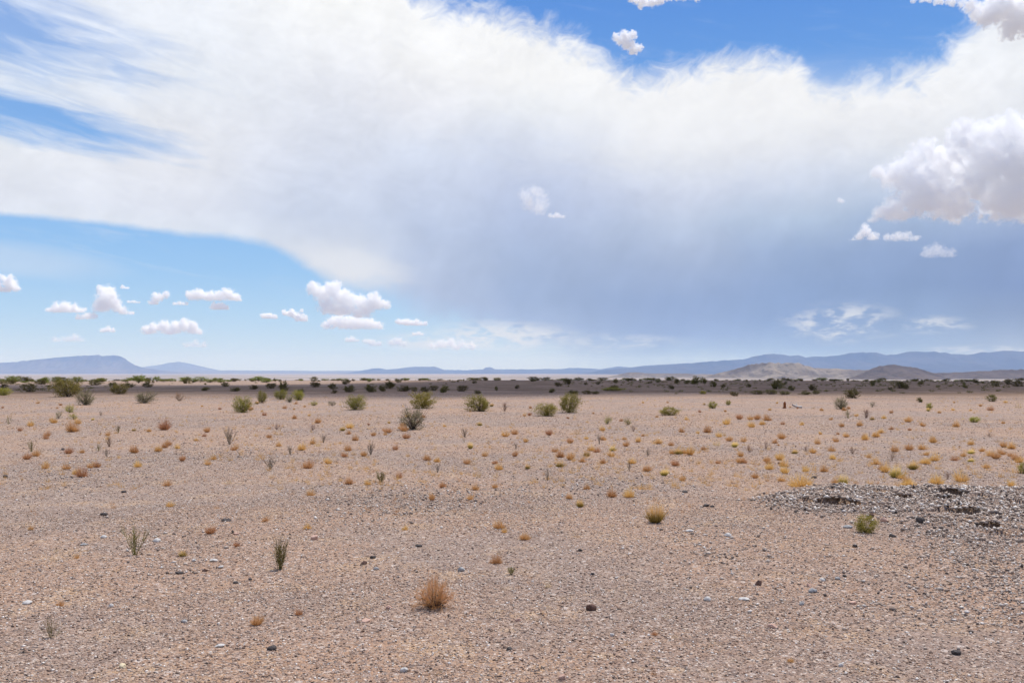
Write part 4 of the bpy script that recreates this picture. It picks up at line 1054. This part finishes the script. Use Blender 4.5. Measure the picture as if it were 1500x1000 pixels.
G2 = 'golden grass tufts with their own place on the plain'
TUFTS = [
 ('ggold', 960, 765, 29, 28, 'large yellow topped tuft with a green base, right of the centre foreground'),
 ('gold', 921, 728, 17, 14, 'round golden tuft, right one of a pair above the large yellow topped tuft'),
 ('gold', 896, 728, 14, 13, 'round golden tuft, left one of a pair above the large yellow topped tuft'),
 ('ggold', 850, 742, 10, 12, 'small yellow tuft with a green base left of the pair'),
 ('gold', 834, 730, 10, 9, 'small golden tuft left of the one with a green base'),
 ('gold', 859, 716, 10, 10, 'small golden tuft above the one with a green base'),
 ('gold', 726, 825, 18, 15, 'ragged golden tuft above right of the tumbleweed'),
 ('gold', 732, 774, 16, 13, 'spiky golden tuft on the centre line, upper one of two'),
 ('gold', 739, 780, 9, 7, 'tiny golden tuft touching the spiky one on the centre line'),
 ('gold', 769, 789, 15, 12, 'spiky golden tuft right of the two touching ones'),
 ('straw', 843, 785, 10, 7, 'small pale tuft right of the spiky golden ones'),
 ('straw', 803, 860, 11, 13, 'pale green straw tuft between the tumbleweed and the dark rock'),
 ('rust', 120, 698, 19, 18, 'rust coloured tuft, larger of two near the left edge'),
 ('rust', 66, 686, 12, 12, 'small rust coloured tuft left of the larger one'),
 ('rust', 451, 686, 17, 14, 'rust orange tuft left of the dark green stalky shrub'),
 ('rust', 241, 630, 18, 17, 'rust tuft with bare twigs, left half of the plain'),
 ('gold', 106, 632, 17, 18, 'brown gold bushy tuft below the small brownish bushes'),
 ('rust', 308, 782, 14, 13, 'rust tuft between the two spindly green shrubs'),
 ('rust', 388, 764, 11, 9, 'small dry rust tuft above the tall narrow spindly shrub'),
 ('gold', 450, 774, 11, 8, 'small dry tuft right of the tall narrow spindly shrub'),
 ('ggold', 268, 813, 11, 9, 'small green gold tuft right of the largest spindly shrub'),
 ('rust', 112, 817, 9, 8, 'small brown tuft left of the largest spindly shrub'),
 ('gold', 45, 775, 8, 8, 'small green brown tuft near the left edge'),
 ('rust', 376, 914, 19, 15, 'spread rust tuft low on the left half of the foreground'),
 ('rust', 438, 901, 12, 9, 'small rust tuft right of the spread one'),
 ('rust', 88, 886, 12, 8, 'small brown tuft above the spindly shrub in the left corner'),
 ('rust', 455, 726, 13, 11, 'rust tuft on gravel left of the grey stony patch'),
 ('gold', 249, 742, 12, 9, 'small golden tuft above the largest spindly shrub'),
 ('gold', 1172, 712, 34, 18, 'broad golden mound of grass at the left top of the stone heap'),
 ('gold', 1224, 709, 10, 11, 'small golden tuft, left one of two on top of the stone heap'),
 ('ggold', 1235, 710, 13, 15, 'golden tuft with a dark base, right one of two on the stone heap'),
 ('gold', 1408, 705, 20, 17, 'round golden tuft near the right edge behind the stone heap'),
 ('gold', 1371, 708, 20, 13, 'spreading golden tuft left of the round one near the right edge'),
 ('gold', 1329, 710, 19, 10, 'low golden tuft on the crest of the stone heap'),
 ('ggold', 1337, 687, 15, 13, 'squat yellow green tuft in the cluster behind the stone heap'),
 ('gold', 1282, 680, 13, 10, 'golden tuft at the left of the cluster behind the stone heap'),
 ('gold', 1296, 691, 14, 13, 'golden brown tuft in the middle of the cluster behind the stone heap'),
 ('ggold', 1312, 699, 19, 17, 'spiky upright tuft lowest in the cluster behind the stone heap'),
 ('rust', 1311, 662, 13, 12, 'orange tuft on top of the brown leafless bush in the cluster'),
 ('gold', 1350, 678, 8, 6, 'tiny golden tuft right of the squat yellow green one'),
 ('gold', 1149, 683, 13, 12, 'golden tuft beside a dark stone on the right half'),
 ('gold', 1123, 676, 10, 9, 'small round tuft left of the one beside a dark stone'),
 ('gold', 1106, 700, 11, 9, 'small golden tuft left of the broad golden mound'),
 ('gold', 1145, 704, 13, 8, 'low golden tuft touching the left of the broad golden mound'),
 ('gold', 1011, 666, 13, 15, 'upright golden tuft right of the centre, taller of two'),
 ('gold', 1002, 664, 9, 8, 'golden tuft leaning on the taller one right of centre'),
 ('ggold', 1422, 676, 10, 6, 'small green gold tuft near the right edge'),
 ('ggold', 1422, 664, 9, 7, 'small green gold tuft above another near the right edge'),
 ('ggold', 773, 687, 7, 8, 'tiny green gold tuft left of the pale spindly plant'),
 ('straw', 701, 699, 12, 15, 'pale straw wisp above the grey stony patch'),
 ('rust', 648, 714, 10, 10, 'orange tuft at the top of the grey stony patch'),
 ('gold', 696, 717, 11, 10, 'golden tuft in the grey stony patch, left one of two'),
 ('gold', 725, 714, 9, 8, 'golden tuft in the grey stony patch, right one of two'),
 ('rust', 633, 734, 9, 13, 'upright orange tuft in the middle of the grey stony patch'),
 ('rust', 688, 732, 10, 7, 'low orange tuft below the two golden ones of the stony patch'),
 ('gold', 754, 668, 10, 9, 'round golden tuft below the thin dry stalk plant'),
 ('gold', 710, 668, 9, 7, 'golden tuft left of the round one below the thin stalk plant'),
 ('ggold', 689, 657, 8, 10, 'upright yellow tuft below the sparse grey shrub'),
 ('rust', 568, 634, 14, 8, 'orange dry tuft left of the large grey twiggy bush'),
 ('rust', 595, 642, 12, 9, 'orange dry tuft at the foot of the large grey twiggy bush'),
 ('rust', 725, 679, 10, 6, 'low rusty tuft right of a row of three on the centre'),
]
for k, x, y, w, h, lab in TUFTS:
    put_mesh('grass_tuft', random.choice(V_[k]), x, y, w * 1.2, h * 1.1, lab, 'grass tuft')

# smaller tufts read off the photograph, then the sprinkling between them
SMALL = [(53, 668), (197, 663), (142, 684), (260, 657), (343, 659), (267, 675), (305, 681), (408, 653), (394, 641), (334, 708), (347, 800), (533, 668), (547, 638), (510, 636), (626, 674),
 (640, 676), (897, 660), (895, 668), (917, 653), (935, 647), (989, 682), (965, 650), (852, 676), (874, 662), (846, 636), (835, 649), (1051, 653), (1068, 646), (1089, 647), (1101, 626), (1083, 614), (1135, 649),
 (1085, 668), (1219, 660), (1198, 650), (1220, 672), (1191, 664), (1357, 667), (1411, 669), (1422, 651), (1367, 648), (1352, 624), (1259, 624), (1233, 625), (1266, 641), (1451, 601), (1493, 597),
 (1000, 704), (917, 946), (1158, 968), (958, 930), (593, 776), (510, 660), (520, 645), (1240, 640), (1290, 634), (1330, 618), (1400, 625), (1470, 655), (1480, 668), (1180, 690)]
G3 = 'small dry grass tufts sprinkled over the plain'
rs = random.Random(23)
pts = [(x, y, rs.uniform(7, 11)) for x, y in SMALL]
tries = 0
while len(pts) < 246 and tries < 20000:
    tries += 1
    x = rs.uniform(-10, 1510); y = 590 + 125 * rs.random() ** 1.25
    dens = .30 + .9 * (x > 850) * (y < 680) + .35 * (y < 640)
    n = float(fbm(np.array([x / 70.0]), np.array([y / 16.0]), 55, 3)[0])
    if rs.random() > dens * max(0, (n - .30) * 3): continue
    d = CAM * F / (y - HY); size = rs.lognormvariate(math.log(.135), .33)
    w = size / d * F
    if w < 3.2: w = 3.2
    if any(abs(x - a) < 6 and abs(y - b) < 3 for a, b, _ in pts): continue
    pts.append((x, y, min(w, 11)))
for x, y, w in pts:
    k = rs.choices(('gold', 'rust', 'ggold', 'straw'), (6, 2.4, .8, .6))[0]
    if y < 608: lab = 'tiny dry grass tuft on the far plain, near the edge of the cloud shadow'
    elif y < 645: lab = 'small dry golden grass tuft on the middle of the gravel plain'
    elif y < 715: lab = 'small dry grass tuft on gravel between the foreground and the bushes'
    else: lab = 'tiny dry sprig on the bare gravel of the foreground'
    put_mesh('grass_tuft', random.choice(V_[k]), x, y, w * 1.35, w * rs.uniform(.9, 1.2), lab, 'grass tuft', G3)

# the rest, too many and too small to count: seedling sprigs and straw litter as one mass each
def mass(name, key, n, ymin, ymax, smin, smax, label, seed, p=1.2, flat=1.0, keepn=.42):
    rs = np.random.default_rng(seed)
    Vs, Fs, Ts, Hs = [], [], [], []; off = 0
    meshes = []
    for me in V_[key]:
        v = np.empty(len(me.vertices) * 3, np.float32); me.vertices.foreach_get('co', v); v = v.reshape(-1, 3)
        f = np.empty(len(me.polygons) * 4, np.int32); me.polygons.foreach_get('vertices', f); f = f.reshape(-1, 4)
        t = np.empty(len(me.vertices), np.float32); me.attributes['tint'].data.foreach_get('value', t)
        h = np.empty(len(me.vertices), np.float32); me.attributes['high'].data.foreach_get('value', h)
        meshes.append((v, f, t, h))
    X, Yp, S = [], [], []
    while len(X) < n:
        x = rs.uniform(-150, 1650); y = ymin + (ymax - ymin) * rs.random() ** p
        gx, gy = _flat(x, y, Z0)
        q = float(fbm(np.array([gx / (.7 + gy * .12)]), np.array([gy / (.9 + gy * .18)]), seed, 3)[0])
        if rs.random() > (q - keepn) * 6: continue
        X.append(gx); Yp.append(gy); S.append(rs.uniform(smin, smax))
    X, Yp, S = map(np.array, (X, Yp, S)); Zz = height(X, Yp)
    for x, y, z, s in zip(X, Yp, Zz, S):
        v, f, t, h = meshes[rs.integers(len(meshes))]
        nf = len(f) // 3                                       # a third of the blades, blade by blade (three faces each)
        pick = rs.choice(nf, min(nf, 34), replace=False)
        ff = f.reshape(-1, 3, 4)[pick].reshape(-1, 4)
        u, inv = np.unique(ff, return_inverse=True)
        a = rs.uniform(0, 6.28); c, sn = math.cos(a), math.sin(a)
        vv = v[u] * np.array([s * 1.25, s * 1.25, s * flat])
        vv = np.stack([vv[:, 0] * c - vv[:, 1] * sn + x, vv[:, 0] * sn + vv[:, 1] * c + y, vv[:, 2] + z - .003], 1)
        Vs.append(vv); Fs.append(inv.reshape(-1, 4) + off); Ts.append(t[u]); Hs.append(h[u]); off += len(u)
    me = mesh_np(name, np.vstack(Vs), np.vstack(Fs), V_[key][0].materials[0], {'tint': np.concatenate(Ts), 'high': np.concatenate(Hs)})
    tag(link(bpy.data.objects.new(name, me)), label, kind='stuff')
mass('grass', 'gold', 1500, 583, 720, .05, .13, 'countless tiny golden grass sprigs thinly covering the plain', 301, 1.5)
mass('grass', 'rust', 500, 590, 760, .03, .08, 'countless tiny rusty sprigs thinly covering the plain', 302, 1.4)
mass('grass', 'straw', 420, 610, 1000, .03, .075, 'flattened pale straw litter lying in patches on the gravel', 303, 1.5, .35, .46)
mass('grass', 'gold', 130, 740, 1000, .018, .04, 'countless tiny sprigs between the stones of the foreground', 304, 1.3, .9)

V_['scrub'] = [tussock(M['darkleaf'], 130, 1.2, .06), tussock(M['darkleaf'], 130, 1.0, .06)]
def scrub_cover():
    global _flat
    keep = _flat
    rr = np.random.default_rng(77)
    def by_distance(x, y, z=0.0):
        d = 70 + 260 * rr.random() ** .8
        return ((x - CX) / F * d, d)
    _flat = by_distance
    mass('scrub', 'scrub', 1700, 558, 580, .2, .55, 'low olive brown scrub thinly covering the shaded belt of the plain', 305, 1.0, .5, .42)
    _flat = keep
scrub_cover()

# ---------------------------------------------------------------- far scrub: dark bushes in the cloud shadow, trees at its far edge
G4 = 'dark bushes in the belt of cloud shadow'
G5 = 'far scrub along the crest of the plain'
G6 = 'green trees at the left end of the crest'
rs = random.Random(91)
TREES = [(203, 557, 22, 10, 'green round topped tree, tallest on the far crest at the left'), (82, 558, 16, 8, 'green tree above the leftmost big olive bush'), (66, 559, 14, 7, 'low green tree left of the one above the big bush'),
 (113, 559, 26, 8, 'wide green tree clump right of the one above the big bush'), (18, 558, 24, 8, 'wide low green tree near the left edge of the crest'), (148, 556, 14, 5, 'small flat tree between the wide clump and the tallest tree'),
 (230, 557, 12, 7, 'small green tree just right of the tallest tree'), (283, 559, 44, 7, 'long low green thicket right of the tallest tree'), (320, 557, 22, 5, 'flat green tree right of the long low thicket'), (308, 554, 12, 4, 'tiny pale green tree behind the long low thicket'),
 (184, 554, 12, 4, 'tiny green tree left behind the tallest tree'), (390, 558, 20, 4, 'low green tree far right of the thicket'), (541, 558, 8, 5, 'tiny green tree standing alone above the shadow belt'), (250, 556, 16, 4, 'low green tree between the small one and the thicket')]
for x, y, w, h, lab in TREES:
    put_bush('tree', 'tree', x, y, w, h * 1.15, lab, 'tree', G6, yy=rs.uniform(150, 190))
DARK = [(511, 574, 19, 9), (543, 574, 17, 11), (560, 573, 11, 9), (573, 567, 10, 6), (592, 573, 19, 8), (607, 573, 10, 6), (622, 574, 15, 7), (635, 572, 14, 7), (650, 575, 15, 10), (677, 573, 17, 8), (700, 577, 11, 5),
 (757, 569, 9, 5), (808, 575, 11, 6), (727, 572, 6, 6), (840, 577, 18, 5), (860, 577, 16, 5), (872, 577, 12, 4), (1076, 580, 12, 6), (1159, 572, 10, 7), (1097, 567, 8, 5), (1110, 577, 22, 5), (1130, 577, 22, 6), (1150, 578, 18, 5), (1180, 578, 16, 4), (1195, 577, 12, 5), (1304, 571, 8, 4),
 (16, 562, 14, 6), (60, 563, 18, 6), (90, 565, 14, 6), (140, 564, 16, 5), (165, 566, 14, 6), (190, 567, 16, 6), (216, 567, 18, 6), (300, 572, 14, 5), (345, 573, 14, 6), (372, 570, 12, 6), (396, 569, 14, 7), (462, 567, 14, 7), (487, 570, 12, 8), (490, 576, 10, 5), (440, 575, 12, 5), (330, 566, 12, 6)]
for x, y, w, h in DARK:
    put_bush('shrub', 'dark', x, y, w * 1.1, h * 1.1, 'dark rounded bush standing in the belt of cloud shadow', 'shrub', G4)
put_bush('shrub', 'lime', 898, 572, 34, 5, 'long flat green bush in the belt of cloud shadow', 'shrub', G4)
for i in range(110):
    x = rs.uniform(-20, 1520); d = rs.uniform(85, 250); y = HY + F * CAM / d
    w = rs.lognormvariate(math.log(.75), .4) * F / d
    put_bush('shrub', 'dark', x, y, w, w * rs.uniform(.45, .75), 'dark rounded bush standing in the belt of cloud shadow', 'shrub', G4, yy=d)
for i in range(190):                                            # the scrub line right on the crest
    x = rs.uniform(-20, 1520); d = rs.uniform(230, 330)
    if x < 480 and rs.random() < .4: d = rs.uniform(130, 240)
    w = min(4.0, rs.lognormvariate(math.log(1.9), .5)) * F / d
    put_bush('shrub', 'dark' if rs.random() < (.75 if x > 480 else .4) else 'tree', x, 558, w, w * rs.uniform(.16, .36), 'far bush in the thin line of scrub along the crest of the plain', 'shrub', G5, yy=d)

# ---------------------------------------------------------------- single stones one can point at
def stone_mesh(mat, seed, flat=.6):
    rn = np.random.default_rng(seed)
    bm = bmesh.new(); bmesh.ops.create_icosphere(bm, subdivisions=3, radius=1.0)
    cuts = []
    for _ in range(9):
        nrm = rn.normal(size=3); nrm /= np.linalg.norm(nrm); cuts.append((Vector(nrm), rn.uniform(.62, .92)))
    for v in bm.verts:
        for nrm, d in cuts:
            o = v.co.dot(nrm) - d
            if o > 0: v.co -= nrm * o
        k = 1 + .05 * math.sin(v.co.x * 7 + seed) * math.cos(v.co.y * 6 + seed * 2)
        v.co *= k
    me = bpy.data.meshes.new('stone'); bm.to_mesh(me); bm.free(); me.materials.append(mat)
    return me
SM = {k: [stone_mesh(M[k + '_stone'], 10 * i + j) for j in range(2)] for i, k in enumerate(('dark', 'brown', 'white', 'grey', 'pink', 'yellow'))}
G7 = 'stones lying loose on the gravel'
STONES = [
 ('brown', 866, 892, 16, 11, 'dark red brown rounded rock right of the tumbleweed'),
 ('white', 592, 983, 12, 7, 'flat white stone below the tumbleweed near the bottom edge'),
 ('white', 1036, 880, 11, 7, 'white stone with a dark underside right of the dark red brown rock'),
 ('grey', 1190, 867, 14, 8, 'grey block stone with a dark front, right half of the foreground'),
 ('pink', 1185, 858, 9, 5, 'beige stone just behind the grey block stone'),
 ('white', 1204, 851, 10, 5, 'whitish flat stone, left of two behind the grey block stone'),
 ('grey', 1227, 849, 9, 5, 'pale grey stone, right of two behind the grey block stone'),
 ('brown', 1111, 857, 11, 9, 'brown angular stone left of the grey block stone'),
 ('grey', 1174, 886, 9, 6, 'grey stone below left of the grey block stone'),
 ('pink', 1132, 919, 15, 7, 'reddish flat stone low on the right half'),
 ('pink', 1250, 883, 12, 5, 'orange red flat stone right of the grey block stone'),
 ('dark', 1400, 957, 14, 9, 'near black stone in the lower right corner'),
 ('white', 1232, 977, 8, 6, 'small white stone near the bottom edge on the right'),
 ('white', 1090, 879, 16, 5, 'pale slab right of the white stone with a dark underside'),
 ('dark', 1252, 800, 8, 6, 'small dark stone below the yellow green shrub'),
 ('brown', 1277, 756, 9, 6, 'dark brown stone right above the yellow green shrub'),
 ('pink', 1296, 764, 12, 8, 'reddish stone right of the yellow green shrub'),
 ('dark', 1307, 786, 11, 6, 'dark wedge stone at the lower edge of the stone heap'),
 ('dark', 1348, 765, 16, 10, 'large dark stone within the right part of the stone heap'),
 ('grey', 1242, 772, 13, 5, 'pale flat stone left of the yellow green shrub'),
 ('dark', 1034, 741, 10, 5, 'dark stone, left one of a pair left of the stone heap'),
 ('dark', 1043, 742, 8, 4, 'dark stone, right one of a pair left of the stone heap'),
 ('white', 1010, 779, 12, 4, 'white flat stone left below the dark pair'),
 ('white', 1066, 785, 11, 6, 'white stone right below the dark pair'),
 ('dark', 1142, 679, 9, 4, 'dark stone touching a golden tuft on the right half'),
 ('dark', 1003, 720, 9, 4, 'dark flat stone left of the stone heap, above the pair'),
 ('dark', 1192, 699, 11, 4, 'dark flat stone above the top of the stone heap'),
 ('dark', 546, 816, 9, 5, 'dark stone, upper one of three left above the tumbleweed'),
 ('brown', 533, 825, 10, 6, 'brown stone, left one of three left above the tumbleweed'),
 ('grey', 551, 833, 8, 5, 'grey stone, lowest of three left above the tumbleweed'),
 ('grey', 676, 836, 11, 8, 'pale grey angular stone above the tumbleweed'),
 ('pink', 570, 891, 10, 6, 'orange brown stone left of the tumbleweed'),
 ('dark', 613, 800, 11, 5, 'dark stone with a pale top high above the tumbleweed'),
 ('dark', 746, 953, 9, 6, 'dark tilted stone right below the tumbleweed'),
 ('pink', 759, 909, 10, 5, 'small reddish stone right of the tumbleweed'),
 ('pink', 537, 909, 15, 4, 'orange flat stone left below the tumbleweed'),
 ('white', 897, 932, 6, 5, 'small bright white pebble below the dark red brown rock'),
 ('dark', 868, 843, 6, 5, 'small dark stone above the dark red brown rock'),
 ('dark', 850, 808, 7, 5, 'small dark stone high above the dark red brown rock'),
 ('pink', 824, 995, 12, 9, 'pink stone on the bottom edge at the centre'),
 ('dark', 152, 754, 11, 5, 'dark flat stone above the largest spindly shrub'),
 ('dark', 331, 763, 15, 5, 'long dark stone between the two spindly green shrubs'),
 ('dark', 262, 841, 13, 5, 'dark flat stone below right of the largest spindly shrub'),
 ('brown', 300, 837, 10, 5, 'brown flat stone right of the dark flat one'),
 ('white', 230, 792, 13, 6, 'white stone right of the largest spindly shrub'),
 ('white', 152, 787, 11, 5, 'white stone left of the largest spindly shrub'),
 ('grey', 123, 799, 12, 4, 'grey flat slab left of the white stone'),
 ('pink', 461, 791, 12, 9, 'bright pinkish stone right of the tall narrow spindly shrub'),
 ('pink', 347, 782, 9, 4, 'small pink stone left of the tall narrow spindly shrub'),
 ('yellow', 179, 976, 13, 6, 'yellowish white stone near the bottom edge on the left'),
 ('white', 40, 883, 14, 6, 'white flat stone near the left edge of the foreground'),
 ('white', 163, 889, 8, 6, 'small white stone right of the flat one at the left edge'),
 ('dark', 398, 951, 14, 7, 'dark stone low on the left half near the spread rust tuft'),
 ('white', 322, 946, 15, 4, 'whitish slab left of the dark stone low on the left'),
 ('white', 313, 822, 12, 5, 'white stone below the rust tuft between the spindly shrubs'),
 ('white', 323, 832, 11, 4, 'white flat stone lowest in the pale group between the spindly shrubs'),
 ('white', 284, 821, 7, 4, 'small white stone left in the pale group between the spindly shrubs'),
 ('dark', 181, 721, 8, 4, 'small dark stone high on the left half of the plain'),
 ('dark', 8, 699, 9, 5, 'dark stone at the left edge, halfway up the plain'),
 ('dark', 345, 853, 8, 4, 'small dark stone under the pale group, left one'),
 ('dark', 366, 848, 8, 4, 'small dark stone under the pale group, right one'),
 ('grey', 270, 911, 9, 5, 'grey stone low on the left above the whitish slab'),
 ('dark', 92, 659, 7, 4, 'small dark stone right of the green stalky shrub at the left'),
]
for k, x, y, w, h, lab in STONES:
    gx, gy, gz, s = ground_at(x, y)
    o = link(bpy.data.objects.new('stone', random.choice(SM[k])))
    o.location = (gx, gy, gz + h * s * .22); o.rotation_euler = (random.gauss(0, .12), random.gauss(0, .12), random.gauss(0, .5))
    o.scale = (w * s * .52, w * s * random.uniform(.34, .5), max(h * s * .62, .012))
    tag(o, lab, 'stone', G7)

# the rusty stump and the pale log of the far plain
def stump():
    x, y, z, s = ground_at(1149, 598)
    m, nb, bs, out = material('rusty_wood')
    n = nb.noise(nb.new('ShaderNodeTexCoord').outputs['Object'], 6, 5, .7)
    nb.l.new(nb.mix(n, (.16, .05, .02), (.34, .13, .05)), bs.inputs['Base Color'])
    bm = bmesh.new(); rings = []
    for i, (zz, r) in enumerate([(-.04, .155), (.03, .125), (.12, .10), (.24, .095), (.33, .10), (.37, .085), (.40, .04)]):
        rings.append([bm.verts.new((math.cos(t) * r * (1 + .18 * math.sin(3 * t + i)) + .015 * i * .4, math.sin(t) * r, zz + (.05 * math.sin(t * 2) if i > 4 else 0))) for t in [k * 6.2832 / 12 for k in range(12)]])
    for a_, b_ in zip(rings, rings[1:]):
        for k in range(12): bm.faces.new((a_[k], a_[(k + 1) % 12], b_[(k + 1) % 12], b_[k]))
    bm.faces.new(rings[-1])
    me = bpy.data.meshes.new('tree_stump'); bm.to_mesh(me); bm.free(); me.materials.append(m)
    o = link(bpy.data.objects.new('tree_stump', me)); o.location = (x, y, z); o.scale = (.6, .6, .72)
    tag(o, 'short rust coloured stump standing upright on the far plain at the right', 'stump')
    x, y, z, s = ground_at(1167, 597.5)
    m2, nb, bs, out = material('bleached_wood'); bs.inputs['Base Color'].default_value = (.55, .49, .44, 1)
    mb = MB()
    mb.tube([(-.2, 0, .16), (-.05, .02, .09), (.08, 0, .05), (.24, -.02, .05)], .045, .065, .5, 8)
    mb.tube([(-.02, .02, .08), (.02, .06, .17), (.0, .08, .22)], .03, .014, .5, 6)
    o = link(bpy.data.objects.new('log', mb.mesh('log', m2))); o.location = (x, y, z)
    tag(o, 'short bleached log lying right of the rust coloured stump', 'log')
stump()
